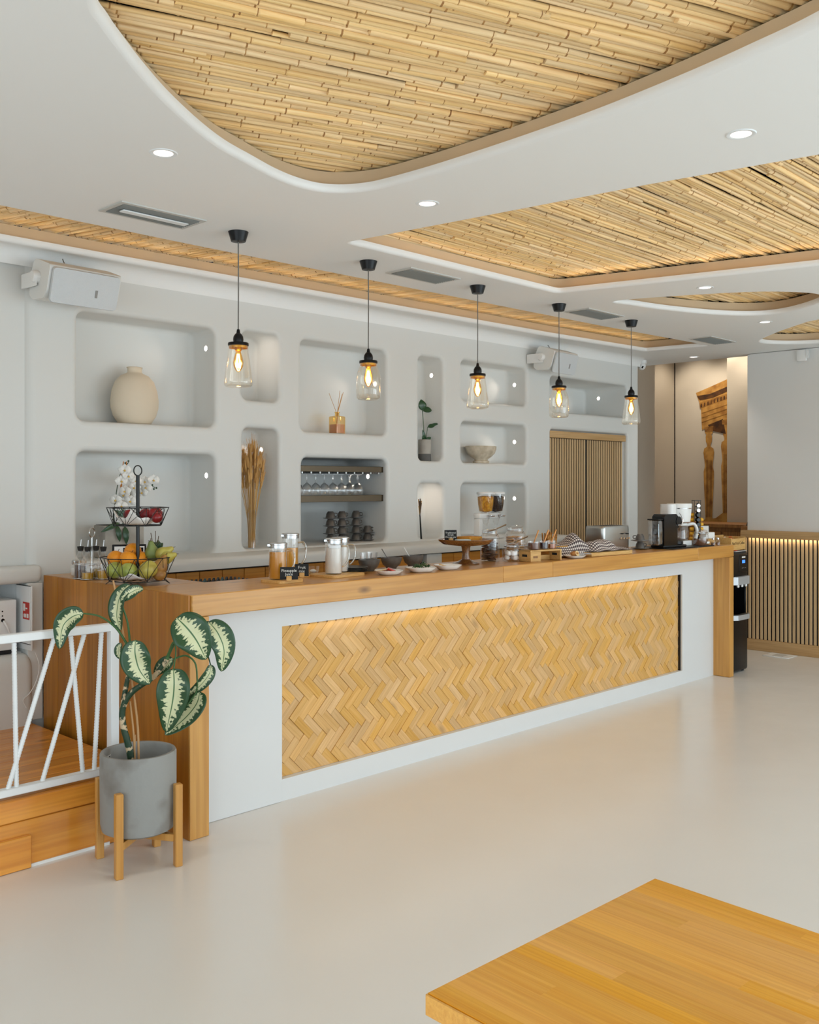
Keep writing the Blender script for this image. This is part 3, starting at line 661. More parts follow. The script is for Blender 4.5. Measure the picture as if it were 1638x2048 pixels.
# leaves
def leaf_mat():
    m = bpy.data.materials.new('dieffenbachia'); m.use_nodes = True; nt = m.node_tree; p = nt.nodes['Principled BSDF']; L = nt.links.new; N = nt.nodes.new
    uv = N('ShaderNodeUVMap'); sp = N('ShaderNodeSeparateXYZ'); L(uv.outputs[0], sp.inputs[0])
    mp = N('ShaderNodeMapping'); mp.inputs['Scale'].default_value = (26, 2.6, 1); L(uv.outputs[0], mp.inputs[0])
    n = N('ShaderNodeTexNoise'); n.inputs['Scale'].default_value = 1.0; n.inputs['Detail'].default_value = 5; L(mp.outputs[0], n.inputs['Vector'])
    ab = N('ShaderNodeMath'); ab.operation = 'ABSOLUTE'; L(sp.outputs[1], ab.inputs[0])
    ml = N('ShaderNodeMath'); ml.operation = 'MULTIPLY_ADD'; ml.inputs[1].default_value = 1.7; L(n.outputs['Fac'], ml.inputs[0]); L(ab.outputs[0], ml.inputs[2])     # |s| + noise
    e2 = N('ShaderNodeMath'); e2.operation = 'SUBTRACT'; e2.inputs[1].default_value = 0.5; L(sp.outputs[0], e2.inputs[0])
    e3 = N('ShaderNodeMath'); e3.operation = 'POWER'; e3.inputs[1].default_value = 4; e4 = N('ShaderNodeMath'); e4.operation = 'MULTIPLY'; e4.inputs[1].default_value = 7.0
    L(e2.outputs[0], e3.inputs[0]); L(e3.outputs[0], e4.inputs[0])
    sm0 = N('ShaderNodeMath'); sm = N('ShaderNodeMath'); sm.operation = 'MULTIPLY'; sm.inputs[1].default_value = 0.5; L(sm0.outputs[0], sm.inputs[0]); L(ml.outputs[0], sm0.inputs[0]); L(e4.outputs[0], sm0.inputs[1])
    r = N('ShaderNodeValToRGB'); r.color_ramp.elements[0].position = 0.65; r.color_ramp.elements[0].color = lin((214, 216, 172)); r.color_ramp.elements[1].position = 0.70; r.color_ramp.elements[1].color = lin((34, 74, 40))
    L(sm.outputs[0], r.inputs[0])
    r2 = N('ShaderNodeValToRGB'); r2.color_ramp.elements[0].position = 0.028; r2.color_ramp.elements[0].color = (1, 1, 1, 1); r2.color_ramp.elements[1].position = 0.055; r2.color_ramp.elements[1].color = (0, 0, 0, 1); L(ab.outputs[0], r2.inputs[0])
    mx = N('ShaderNodeMixRGB'); mx.inputs[2].default_value = lin((60, 104, 56)); L(r2.outputs[0], mx.inputs[0]); L(r.outputs[0], mx.inputs[1]); L(mx.outputs[0], p.inputs['Base Color'])
    p.inputs['Roughness'].default_value = 0.38; p.inputs['Coat Weight'].default_value = 0.15
    M['dieffenbachia'] = m
leaf_mat()
mat('petiole', (58, 98, 48), 0.45); mat('petiole_dark', (38, 70, 36), 0.5); mat('cane_stake', (196, 152, 104), 0.7)
mat('stem', (34, 62, 38), 0.5, var=(28, (206, 182, 146), 0.52, 0.56), bump=(40, 0.2))
plant = thing('dieffenbachia', 'tall leafy plant with cream and green variegated leaves in the concrete pot', 'plant', PC + Vector((0, 0, 0.35)))
def PP(x, y, dd=0.0):              # crop pixel of the plant study -> local place at the pot's distance + dd
    return atD(100 + x / 4.31, 1140 + y / 4.31, PD + dd) - plant.location
FWD = Vector((cA, sA, 0)); RGT = Vector((sA, -cA, 0)); UP = Vector((0, 0, 1))
def leaf(pts, half, tilt=0.0, cup=0.25, fold=0.0, roll=0.0, droop=0.0, shape=0.8):
    mid = arc([PP(*p) for p in pts], 8); n = len(mid); h = half / 4.31 * PD / F; m = MB(); uv = []; S = 10
    for i, c in enumerate(mid):
        t = i / (n - 1); tg = (mid[min(i + 1, n - 1)] - mid[max(i - 1, 0)]).normalized()
        nr = (-FWD + UP * 0.35 + RGT * tilt); side = tg.cross(nr).normalized(); nr = side.cross(tg).normalized()
        wdt = h * (math.sin(pi * min(1, t ** shape)) ** 0.75 if 0 < t < 1 else 0.0) + 0.0006
        for j in range(S + 1):
            s = -1 + 2 * j / S; q = side * math.cos(roll * (1 if s > 0 else -1) * 0) * s * wdt
            wave = 0.05 * wdt * math.sin(t * 9 + s * 2)
            m.v.append(tuple(c + q - nr * (abs(s) ** 1.4 * wdt * -cup * (1 if True else 0)) * 1.0 + nr * wave - nr * fold * max(0, s) * wdt)); uv.append((t, s))
    for i in range(n - 1):
        for j in range(S):
            a = i * (S + 1) + j; m.f.append((a, a + 1, a + S + 2, a + S + 1))
    m.uv = uv
    o = m.build('leaf', 'dieffenbachia', plant, sharp=180); md = o.modifiers.new('thickness', 'SOLIDIFY'); md.thickness = 0.0009
    return o
leaf([(290, 375), (190, 405), (110, 490), (82, 682)], 92, 0.3, 0.35)
leaf([(690, 128, 0.0), (600, 240), (575, 390), (608, 522, 0.01)], 85, -0.2, 0.5, fold=0.4)
leaf([(605, 262, -0.015), (680, 205, -0.02), (745, 170, -0.02), (805, 165, -0.02)], 52, 0.1, 0.2)
leaf([(738, 605, -0.05), (735, 730, -0.06), (770, 860, -0.06), (862, 985, -0.05)], 128, 0.0, 0.18)
leaf([(1090, 410, -0.03), (1190, 510, -0.05), (1270, 620, -0.05), (1345, 772, -0.03)], 158, 0.1, 0.2)
leaf([(1365, 445, 0.03), (1450, 550, 0.02), (1500, 690, 0.02), (1478, 876, 0.03)], 112, 0.4, 0.25)
leaf([(1065, 850, -0.03), (1070, 990, -0.05), (1050, 1170, -0.05), (1000, 1400, -0.03)], 140, 0.1, 0.25)
leaf([(1290, 1050, 0.03), (1265, 1150, 0.02), (1150, 1290, 0.02), (988, 1422, 0.0)], 100, -0.2, 0.25)
leaf([(1385, 815, 0.05), (1370, 900, 0.04), (1280, 1010, 0.04), (1150, 1100, 0.04)], 52, 0.6, 0.3)
leaf([(1060, 765, 0.02), (1010, 800, 0.02), (950, 850, 0.02), (900, 905, 0.02)], 62, 0.1, 0.3)
leaf([(615, 630, 0.03), (590, 680, 0.03), (595, 730, 0.03), (625, 775, 0.03)], 34, 0.0, 0.3)
def stemtube(pts, r, name, material, r2=None):
    P = arc([PP(*p) for p in pts], 5); n = len(P); return MB().tube(P, [r + ((r2 or r) - r) * i / (n - 1) for i in range(n)], 8).build(name, material, plant, sharp=60)
stemtube([(705, 1740, 0.0), (700, 1640, 0.0), (668, 1480), (635, 1360), (622, 1240), (645, 1140), (700, 1060), (775, 1000), (900, 915), (960, 840), (1010, 770)], 0.0155, 'stem', 'stem', 0.010)
stemtube([(632, 1190, 0.015), (640, 1090, 0.02), (665, 960, 0.02), (690, 820, 0.02), (690, 690, 0.02)], 0.0125, 'stem', 'stem', 0.008)
stemtube([(1000, 780, 0.0), (1040, 690), (1085, 600), (1110, 450, -0.02)], 0.008, 'petiole', 'petiole', 0.004)
stemtube([(670, 650, 0.02), (570, 500, 0.01), (430, 400), (290, 375)], 0.0055, 'petiole', 'petiole', 0.003)
stemtube([(690, 640, 0.02), (670, 460, 0.01), (630, 330), (610, 262, -0.012)], 0.005, 'petiole', 'petiole', 0.003)
stemtube([(690, 690, 0.02), (715, 640, -0.02), (738, 605, -0.05)], 0.005, 'petiole', 'petiole', 0.003)
stemtube([(1000, 780), (1060, 625, -0.02), (1085, 690, -0.03), (1066, 860, -0.032)], 0.004, 'petiole', 'petiole', 0.003)
stemtube([(1060, 770), (1170, 738, 0.01), (1250, 800, 0.02), (1268, 930, 0.02), (1260, 1050, 0.02), (1180, 1170, 0.0)], 0.004, 'petiole', 'petiole', 0.003)
stemtube([(1100, 600, 0.02), (1250, 560, 0.06), (1330, 640, 0.06), (1362, 740, 0.06), (1385, 820, 0.05)], 0.003, 'petiole', 'petiole_dark', 0.0025)
stemtube([(1110, 590, 0.03), (1240, 480, 0.05), (1365, 445, 0.03)], 0.004, 'petiole', 'petiole_dark', 0.003)
stemtube([(765, 1740, 0.02), (748, 1260, 0.03), (640, 600, 0.05), (545, 90, 0.07)], 0.0052, 'stake', 'cane_stake', 0.004)
stemtube([(735, 1740, 0.01), (720, 1400, 0.02), (690, 1130, 0.03)], 0.0045, 'stake', 'cane_stake', 0.004)
stemtube([(725, 1740, -0.02), (738, 1420, -0.02)], 0.0025, 'stake', 'cane_stake', 0.0015)
# ================================================================ FOREGROUND TABLE
a = atZ(1310, 1757, 0.75); b = atZ(857, 1985, 0.75)
tw = (a - b).length; an = math.atan2((a - b).y, (a - b).x)                # left edge of the top runs from b to a
tb = thing('dining_table', 'square oak butcher block dining table in the right foreground', 'table', (b.x, b.y, 0), an)
# planks run away from that edge, across local -Y
ns = 16; tl = 0.8; rt = random.Random(5)
for i in range(ns):
    x0, x1 = tw * i / ns, tw * (i + 1) / ns; y = 0.0; first = True
    while y > -tl:
        ln = rt.uniform(0.12, 0.35) if first and i % 3 == 0 else rt.uniform(0.35, 0.8); first = False
        y2 = max(-tl, y - ln)
        if y2 < -tl + 0.06: y2 = -tl
        bv = MB().box(0.0, y - y2, 0, x1 - x0, 0.712, 0.75, 0.0)
        o = bv.build('stave', 'table_oak', tb, (x0, y, 0), sharp=0); o.rotation_euler = (0, 0, -pi / 2); y = y2
e = MB().box(-0.004, 0.0, -tl - .004, 0.004, 0.714, 0.748, 0.0015, 1).build('edge_strip', 'table_oak', tb)
MB().box(0.0, tw + .004, 0.0, 0.004, 0.714, 0.748, 0.0015, 1).build('edge_strip', 'table_oak', tb)
MB().box(tw / 2 - 0.03, tw / 2 + 0.03, -tl / 2 - 0.03, -tl / 2 + 0.03, 0.02, 0.70, 0.004).build('column', 'black', tb)
MB().lathe([(0.22, 0), (0.22, 0.012), (0.05, 0.022), (0.03, 0.03)], 32, (tw / 2, -tl / 2, 0)).build('foot_plate', 'black', tb)
MB().box(tw / 2 - 0.2, tw / 2 + 0.2, -tl / 2 - 0.03, -tl / 2 + 0.03, 0.70, 0.7118).build('top_bracket', 'black', tb, sharp=0)
# ================================================================ CEILING FIXTURES
mat('lamp_disc', (255, 250, 240), 0.5, emit=(255, 240, 226), es=2.6); mat('spot_disc', (255, 250, 240), 0.5, emit=(255, 240, 226), es=4.0)
mat('filament', (255, 220, 150), 0.5, emit=(255, 196, 104), es=34.0); mat('vent_dark', (60, 62, 62), 0.7); mat('vent_slat', (126, 130, 128), 0.5); mat('vent_frame', (200, 198, 192), 0.45); mat('cord', (120, 116, 110), 0.8); mat('brass', (214, 158, 62), 0.28, 0.9)
for n, (x, y, where) in enumerate([(1.969, 3.223, 'left of the large bamboo panel'), (3.14, 2.964, 'between the two large bamboo panels'), (3.30, 1.581, 'at the upper right between bamboo panels'), (5.699, 2.969, 'in front of the lens-shaped panel'),
                                   (7.222, 3.268, 'behind the lens-shaped panel'), (8.70, 4.653, 'in the passage ceiling by the security camera')]):
    t = thing('downlight', 'round recessed white downlight ' + where, 'downlight', (x, y, CZ), group='ceiling downlights')
    MB().lathe([(0.036, -0.001), (0.040, -0.003), (0.050, -0.003), (0.053, 0.0)], 32, cap0=False, cap1=False).build('rim', 'white_metal', t)
    MB().lathe([(0.0, -0.0012), (0.040, -0.0012)], 32, cap1=False).build('lens', 'lamp_disc', t)
    l = bpy.data.lights.new('downlight_beam', 'SPOT'); l.energy = 13; l.color = (1.0, 0.92, 0.82); l.spot_size = 1.9; l.spot_blend = 0.8; l.shadow_soft_size = 0.04
    o = bpy.data.objects.new('downlight_beam', l); o.location = (x, y, CZ - 0.02); COL.objects.link(o)
for (x0, x1, where) in [(2.17, 2.61, 'nearest the left, beside the first pendant lamp'), (3.985, 4.415, 'between the second and third pendant lamps'), (5.775, 6.24, 'between the fourth and fifth pendant lamps'), (7.58, 8.03, 'farthest along, past the last pendant lamp')]:
    y0, y1 = 3.89, 4.10; t = thing('air_vent', 'slotted ceiling air vent ' + where, 'vent', ((x0 + x1) / 2, (y0 + y1) / 2, CZ), group='ceiling air vents')
    hx, hy = (x1 - x0) / 2, (y1 - y0) / 2; f = 0.022
    m = MB().box(-hx, hx, -hy, -hy + f, -0.006, 0.0).box(-hx, hx, hy - f, hy, -0.006, 0.0).box(-hx, -hx + f, -hy + f, hy - f, -0.006, 0.0).box(hx - f, hx, -hy + f, hy - f, -0.006, 0.0)
    m.build('frame', 'vent_frame', t, sharp=0)
    MB().box(-hx + f, hx - f, -hy + f, hy - f, -0.0022, -0.0012).build('backing', 'vent_dark', t, sharp=0)
    for k in range(9):
        yy = -hy + f + 0.012 + k * (2 * hy - 2 * f - 0.024) / 8
        MB().box(-hx + f, hx - f, -0.0065, 0.0065, -0.0008, 0.0008).build('slat', 'vent_slat', t, (0, yy, -0.006), rot=(math.radians(-35), 0, 0), sharp=0)
    if x0 < 3: MB().box(-hx + 0.05, hx - 0.05, -0.03, 0.012, -0.018, -0.011, 0.003, 1).build('deflector', 'white_metal', t)
# ---- pendant lamps
def pendant(x, label, bulge, ztop):
    t = thing('pendant_lamp', label, 'pendant lamp', (x, 3.965, CZ), group='pendant lamps over the counter')
    MB().lathe([(0.0, -0.05), (0.014, -0.05), (0.036, -0.047), (0.050, 0.0)], 32).build('ceiling_rose', 'black', t)
    z = ztop - CZ                                                       # top of the lid
    MB().tube([(0, 0, -0.045), (0.001, 0, z * 0.5), (0, 0, z + 0.055)], 0.0032, 6).build('cord', 'cord', t)
    MB().lathe([(0.003, 0.068), (0.007, 0.066), (0.010, 0.048), (0.017, 0.042), (0.024, 0.03), (0.026, 0.016), (0.024, 0.0)], 24, (0, 0, z)).build('socket', 'black', t)
    MB().lathe([(0.0, 0.0), (0.049, 0.0), (0.051, -0.003), (0.051, -0.013), (0.049, -0.015)], 32, (0, 0, z)).build('lid', 'black', t)
    if bulge: pr = [(0.047, -0.012), (0.047, -0.03), (0.052, -0.04), (0.064, -0.07), (0.068, -0.10), (0.068, -0.18), (0.065, -0.208), (0.056, -0.217), (0.0, -0.214)]
    else: pr = [(0.048, -0.012), (0.050, -0.045), (0.058, -0.10), (0.067, -0.165), (0.0705, -0.195), (0.068, -0.210), (0.058, -0.218), (0.0, -0.212)]
    j = MB().lathe(pr, 40, (0, 0, z), cap0=False).build('glass_jar', 'jar_glass', t, sharp=60)
    MB().lathe([(0.0455, -0.016), (0.0455, -0.027)], 32, (0, 0, z), cap0=False, cap1=False).build('brass_band', 'brass', t)
    MB().lathe([(0.017, -0.012), (0.017, -0.036), (0.013, -0.04)], 24, (0, 0, z)).build('bulb_cap', 'brass', t)
    b = MB().lathe([(0.012, -0.038), (0.014, -0.05), (0.022, -0.075), (0.026, -0.095), (0.024, -0.115), (0.014, -0.135), (0.004, -0.144), (0.0, -0.145)], 24, (0, 0, z), cap0=False).build('bulb', 'bulb_glass', t)
    m = MB()
    for k in range(5):
        a = 2 * pi * k / 5; m.tube([(0.004 * math.cos(a), 0.004 * math.sin(a), z - 0.055), (0.009 * math.cos(a), 0.009 * math.sin(a), z - 0.09), (0.006 * math.cos(a + .5), 0.006 * math.sin(a + .5), z - 0.125)], 0.0026, 6)
    m.build('filament', 'filament', b)
    l = bpy.data.lights.new('bulb_light', 'POINT'); l.energy = 1.3; l.color = (1.0, 0.74, 0.42); l.shadow_soft_size = 0.02
    o = bpy.data.objects.new('bulb_light', l); o.location = (x, 3.965, ztop - 0.10); COL.objects.link(o)
for k, (x, u, v, b, lab) in enumerate([(2.842, 475, 686, 0, 'glass jar pendant lamp nearest the viewer, leftmost of five'), (3.721, 741, 721, 1, 'second glass jar pendant lamp from the left, rounded shoulders'), (4.659, 952, 748, 0, 'tapered glass jar pendant lamp in the middle of five'),
                                       (5.523, 1117, 772, 1, 'fourth glass jar pendant lamp, with rounded shoulders'), (6.451, 1266, 791, 0, 'tapered glass jar pendant lamp farthest along the counter')]):
    pendant(x, lab, b, atX(u, v, x).z)
# ---- loudspeakers and other wall devices
mat('grille', (212, 216, 218), 0.6, bump=(260, 0.25)); mat('speaker_shell', (232, 232, 228), 0.45)
def speaker(loc, rz, tilt, L, hh, label):
    t = thing('loudspeaker', label, 'loudspeaker', loc, rz, 'wall loudspeakers')
    pr = [(-0.11, 0.09), (-0.10, 0.115), (0.08, 0.125), (0.11, 0.10), (0.125, 0.0), (0.11, -0.11), (0.06, -0.13), (-0.075, -0.10), (-0.105, -0.05)]
    pr = [(a * hh / 0.25, b * hh / 0.25) for a, b in pr]; rp = [(p.x, p.y) for p in rounded(pr, 0.03, 4)]
    mt = Matrix.Rotation(tilt, 4, 'X')
    MB().prism(rp, -L / 2, L / 2, 'x').xf(mt).build('cabinet', 'speaker_shell', t)
    gp = rrect(-L / 2 + 0.012, L / 2 - 0.012, -0.115 * hh / .25, 0.105 * hh / .25, 0.02, 4)
    s_ = hh / 0.25
    MB().rings([[(p.x, -0.118 * s_ - 0.0 + (0.03 * s_ * max(0, p.y) / 0.1 * 0), p.y) for p in gp], [(p.x * 0.985, -0.132 * s_, p.y * 0.97) for p in gp]], True, True, True).xf(mt).build('grille', 'grille', t)
    MB().box(0.055, 0.068, -0.135 * s_, -0.131 * s_, -0.04, 0.0).xf(mt).build('badge', 'concrete', t, sharp=0)
    MB().lathe([(0.032, 0), (0.034, 0.02), (0.026, 0.034), (0.0, 0.034)], 24).xf(Matrix.Translation((-L / 2, 0.02, 0.02)) @ Matrix.Rotation(-pi / 2, 4, 'Y')).build('bracket_knob', 'white_plastic', t)
    MB().box(-L / 2 - 0.02, -L / 2 - 0.012, 0.0, 0.165, -0.03, 0.05, 0.004, 1).build('bracket', 'white_plastic', t)
    MB().tube([(-0.05, 0.02, 0.12 * s_), (-0.05, 0.05, 0.17 * s_)], 0.003, 6).build('cable', 'cord', t)
speaker(atY(152, 572, 4.935), math.radians(2), math.radians(16), 0.41, 0.21, 'large white wall loudspeaker at the upper left of the niches')
speaker(atY(1112, 722, 4.935), math.radians(2), math.radians(16), 0.36, 0.20, 'white wall loudspeaker above the slatted door')
cc = thing('security_camera', 'white dome security camera under the passage ceiling', 'security camera', (8.58, 5.16, CZ))
MB().lathe([(0.055, 0.0), (0.055, -0.03), (0.045, -0.04)], 24).build('base', 'white_plastic', cc); MB().sph((0.0, -0.005, -0.055), 0.042, n=20, m=12).build('eye', 'white_plastic', cc)
MB().lathe([(0.0, 0.0), (0.012, 0.0), (0.014, -0.01)], 16).xf(Matrix.Translation((-0.02, -0.035, -0.075)) @ Matrix.Rotation(2.2, 4, 'X')).build('lens', 'gloss_black', cc)
p = atX(1610, 711, 8.855); al = thing('alarm_sensor', 'small white alarm sensor high on the right wall', 'sensor', p)
MB().box(-0.03, 0.0, -0.022, 0.07, -0.052, 0.055, 0.012, 2).build('body', 'white_plastic', al); MB().box(-0.036, -0.028, -0.05, -0.026, -0.03, 0.045, 0.008, 2).build('detector', 'white_plastic', al)
p = atY(0, 584, 5.40); sw = thing('wall_box', 'small white wall box at the left edge of the wall', 'wall box', p + Vector((-0.03, 0, 0)))
MB().box(-0.05, 0.05, -0.01, 0.019, -0.065, 0.065, 0.006, 2).build('cover', 'white_plastic', sw); MB().box(-0.03, 0.03, -0.014, -0.010, -0.045, 0.045, 0.003, 1).build('plate', 'white_plastic', sw)
# ---- spots set into the niche walls: (niche, pixel, side)
for key, u, v, where in [('vase', 412, 697, 'beside the cream vase'), ('orchid', 413, 951, 'beside the white orchid'), ('plant', 863, 751, 'above the small concrete pot'), ('upper', 1029, 770, 'in the empty niche above the stone bowl'), ('bowl', 1029, 884, 'beside the stone bowl'),
                         ('over_door', 1197, 797, 'above the slatted door'), ('wheat', 519, 900, 'above the dried wheat'), ('glasses', 736, 953, 'beside the hanging wine glasses'), ('cereal', 1029, 997, 'beside the cereal dispenser')]:
    x0, x1, z0, z1, dp = NI[key]; p = atX(u, v, x1 - 0.001)
    if p.y > WY + dp - 0.04 or p.y < WY + 0.035: p = atX(u, v, x1 - 0.001); p.y = min(max(p.y, WY + 0.05), WY + dp - 0.05)
    t = thing('niche_spotlight', 'tiny round spotlight in the niche wall ' + where, 'spotlight', p, group='niche spotlights')
    MB().lathe([(0.014, 0.0), (0.018, 0.002), (0.021, 0.0)], 20, cap0=False, cap1=False).xf(Matrix.Rotation(-pi / 2, 4, 'Y')).build('rim', 'white_metal', t)
    MB().lathe([(0.0, 0.0015), (0.017, 0.0015)], 20, cap1=False).xf(Matrix.Rotation(-pi / 2, 4, 'Y')).build('lens', 'spot_disc', t)
    l = bpy.data.lights.new('niche_beam', 'SPOT'); l.energy = 1.3; l.color = (1.0, 0.84, 0.70); l.spot_size = 1.5; l.spot_blend = 0.8; l.shadow_soft_size = 0.015
    o = bpy.data.objects.new('niche_beam', l); o.location = p + Vector((-0.012, 0, 0)); o.rotation_euler = (0, pi / 2 - 0.25, 0); COL.objects.link(o)
for key, z in (('small', 2.45), ('diffuser', 2.30), ('dried', 1.48)):
    x0, x1, z0, z1, dp = NI[key]; side = 1 if key != 'diffuser' else -1
    p = Vector((x0 + 0.003, WY + 0.12, z)) if key != 'diffuser' else Vector((x1 - 0.003, WY + 0.12, z))
    t = thing('niche_spotlight', {'small': 'tiny spotlight in the side wall of the small empty niche', 'diffuser': 'tiny spotlight in the side wall beside the reed diffuser', 'dried': 'tiny spotlight in the side wall by the dried flower'}[key], 'spotlight', p, group='niche spotlights')
    sg = pi / 2 * side
    MB().lathe([(0.0, 0.0015), (0.017, 0.0015)], 20, cap1=False).xf(Matrix.Rotation(sg, 4, 'Y')).build('lens', 'spot_disc', t); MB().lathe([(0.014, 0.0), (0.018, 0.002), (0.021, 0.0)], 20, cap0=False, cap1=False).xf(Matrix.Rotation(sg, 4, 'Y')).build('rim', 'white_metal', t)
    l = bpy.data.lights.new('niche_beam', 'SPOT'); l.energy = 1.3; l.color = (1.0, 0.84, 0.70); l.spot_size = 1.5; l.spot_blend = 0.8; l.shadow_soft_size = 0.015
    o = bpy.data.objects.new('niche_beam', l); o.location = p + Vector((0.012 * side, 0, 0)); o.rotation_euler = (0, (-pi / 2 + 0.25) * side, 0); COL.objects.link(o)
# ================================================================ IN THE NICHES
p = atY(271, 845, WY + 0.125); v = thing('clay_vase', 'squat cream clay vase with short neck in the upper left niche', 'vase', (p.x, WY + 0.135, NI['vase'][2] + 0.001))
pr = [(0.0, 0.0), (0.085, 0.0), (0.10, 0.006), (0.13, 0.05), (0.145, 0.10), (0.147, 0.14), (0.138, 0.20), (0.118, 0.255), (0.085, 0.29), (0.05, 0.305), (0.044, 0.312), (0.045, 0.335), (0.05, 0.34), (0.044, 0.342), (0.038, 0.33), (0.036, 0.30), (0.0, 0.28)]
MB().lathe(pr, 48, sx=1.0, sy=0.80).xf(Matrix.Shear('XZ', 4, (0.02, 0)) if False else Matrix.Identity(4)).build('body', 'cream_clay', v, sharp=60)
MB().lathe([(0.037, 0.30), (0.037, 0.30)], 8).build('mouth', 'cream_clay', v) if False else None
def sticks(t, base, n, h, spread, r, material, name='reed', seed=1):
    q = random.Random(seed)
    for k in range(n):
        a = q.uniform(0, 2 * pi); s = q.uniform(0.3, 1) * spread; MB().tube([base, (base[0] + s * math.cos(a), base[1] + s * math.sin(a) * 0.5, base[2] + h * q.uniform(.85, 1))], r, 5).build(name, material, t, sharp=60)
mat('reed', (206, 150, 80), 0.7); mat('amber_liquid', (204, 140, 40), 0.1, coat=0.3)
p = atY(677, 866, WY + 0.06); d = thing('reed_diffuser', 'amber glass reed diffuser bottle in a niche', 'diffuser', (p.x, WY + 0.075, NI['diffuser'][2] + 0.001))
hx = 0.043
def sqb(m, h0, h1, h, r, hz=None): return m.rings([[(p.x, p.y, h0) for p in rrect(-h, h, -h, h, r, 3)], [(p.x, p.y, h1) for p in rrect(-h, h, -h, h, r, 3)]], True, True, True)
sqb(MB(), 0.004, 0.064, hx - 0.004, 0.006).build('oil', 'amber_liquid', d)
m = MB(); sq = lambda h, z, r: [(p.x, p.y, z) for p in rrect(-h, h, -h, h, r, 3)]
m.rings([sq(hx, 0, 0.008), sq(hx, 0.116, 0.008), sq(hx - 0.004, 0.121, 0.008), sq(0.016, 0.126, 0.0155), sq(0.015, 0.146, 0.0145), sq(0.019, 0.148, 0.0185), sq(0.019, 0.153, 0.0185)], True, True, False).build('bottle', 'amber_glass', d)
for dx, dy, hh in ((-0.075, 0.0, 0.24), (0.035, 0.01, 0.265), (0.05, -0.01, 0.255), (0.065, 0.01, 0.25), (0.03, -0.02, 0.24)):
    MB().tube([(-dx * 0.25, 0, 0.02), (dx * 0.1, 0, 0.15), (dx, dy, hh + 0.04)], 0.0016, 5).build('reed', 'reed', d, sharp=60)
# pot with plant in tall niche
p = atY(852, 921, WY + 0.07); g = thing('niche_pot_plant', 'young green plant in a small concrete cylinder pot in the tall niche', 'potted plant', (p.x, WY + 0.085, NI['plant'][2] + 0.001))
MB().lathe([(0.0, 0), (0.048, 0), (0.05, 0.003), (0.05, 0.055)], 28, cap1=False).build('pot_base', 'dark_concrete', g); MB().lathe([(0.05, 0.055), (0.05, 0.165), (0.045, 0.166), (0.044, 0.145), (0.0, 0.144)], 28, cap0=False).build('pot', 'pale_concrete', g)
mat('green_leaf', (36, 74, 42), 0.35, coat=0.2); mat('green_leaf_light', (70, 104, 52), 0.4); mat('stem_green', (62, 88, 50), 0.6)
def simple_leaf(parent, base, tip, half, normal, material='green_leaf', bend=0.12, name='leaf', n=8, S=4):
    b, t = Vector(base), Vector(tip); ax = (t - b); ln = ax.length; tg = ax.normalized(); nr = Vector(normal); side = tg.cross(nr).normalized(); nr = side.cross(tg); m = MB()
    for i in range(n + 1):
        s = i / n; w_ = half * math.sin(pi * s ** 0.85) ** 0.8 if 0 < s < 1 else 0.0004; c = b + ax * s + nr * math.sin(pi * s) * ln * bend
        for j in range(S + 1):
            q = -1 + 2 * j / S; m.v.append(tuple(c + side * q * w_ + nr * abs(q) * w_ * 0.25))
    for i in range(n):
        for j in range(S): a = i * (S + 1) + j; m.f.append((a, a + 1, a + S + 2, a + S + 1))
    o = m.build(name, material, parent, sharp=180); md = o.modifiers.new('thickness', 'SOLIDIFY'); md.thickness = 0.0008; return o
MB().tube(arc([(0.0, 0, 0.14), (-0.01, 0, 0.25), (-0.02, 0, 0.35), (-0.028, 0, 0.42)], 4), 0.003, 6).build('stem', 'stem_green', g); MB().tube(arc([(0.01, 0, 0.14), (0.025, 0, 0.22), (0.035, 0, 0.265)], 4), 0.0025, 6).build('stem', 'stem_green', g)
for b_, t_, h_ in (((-0.03, 0, 0.39), (-0.04, 0.0, 0.475), 0.034), ((-0.03, -.01, 0.385), (0.05, -0.03, 0.395), 0.026), ((0.03, 0, 0.26), (0.145, -0.02, 0.295), 0.012), ((0.035, 0, 0.265), (0.085, -0.03, 0.275), 0.018), ((-0.01, 0, 0.15), (-0.045, -0.02, 0.24), 0.016), ((0.0, -.01, 0.15), (0.03, -0.04, 0.185), 0.018), ((-0.02, 0, 0.15), (-0.05, -0.02, 0.19), 0.016)):
    simple_leaf(g, b_, t_, h_, (-0.4, -0.8, 0.4))
# stone bowl
p = atY(963, 925, WY + 0.12); b = thing('stone_bowl', 'rough beige stone bowl on a foot in a niche', 'bowl', (p.x, WY + 0.125, NI['bowl'][2] + 0.001))
MB().lathe([(0.0, 0.0), (0.078, 0.0), (0.08, 0.018), (0.062, 0.026), (0.066, 0.034), (0.10, 0.055), (0.135, 0.085), (0.143, 0.108), (0.147, 0.112), (0.15, 0.142), (0.141, 0.142), (0.13, 0.115), (0.09, 0.06), (0.0, 0.045)], 44, sy=0.74).build('body', 'stone_bowl', b, sharp=50)
# wheat bundle in a glass vase
mat('straw', (214, 172, 108), 0.75); mat('wheat', (206, 160, 96), 0.8)
p = atY(505, 1095, WY + 0.05); wv = thing('wheat_vase', 'tall clear glass vase of dried golden wheat in a narrow niche', 'vase', (p.x, WY + 0.06, 1.131))
MB().lathe([(0.0, 0.012), (0.03, 0.012), (0.03, 0.0), (0.034, 0.0), (0.032, 0.02), (0.031, 0.26), (0.0325, 0.262)], 28, cap1=False).build('glass', 'clear_glass', wv)
q = random.Random(4); ear = MB().lathe([(0.0, 0.0), (0.006, 0.008), (0.0075, 0.03), (0.005, 0.055), (0.0, 0.07)], 6)
for k in range(10): a = q.uniform(0, 6.28); z = 0.01 + 0.05 * q.random(); ear.tube([(0.004 * math.cos(a), 0.004 * math.sin(a), z), (0.014 * math.cos(a), 0.014 * math.sin(a), z + 0.045)], 0.0007, 3)
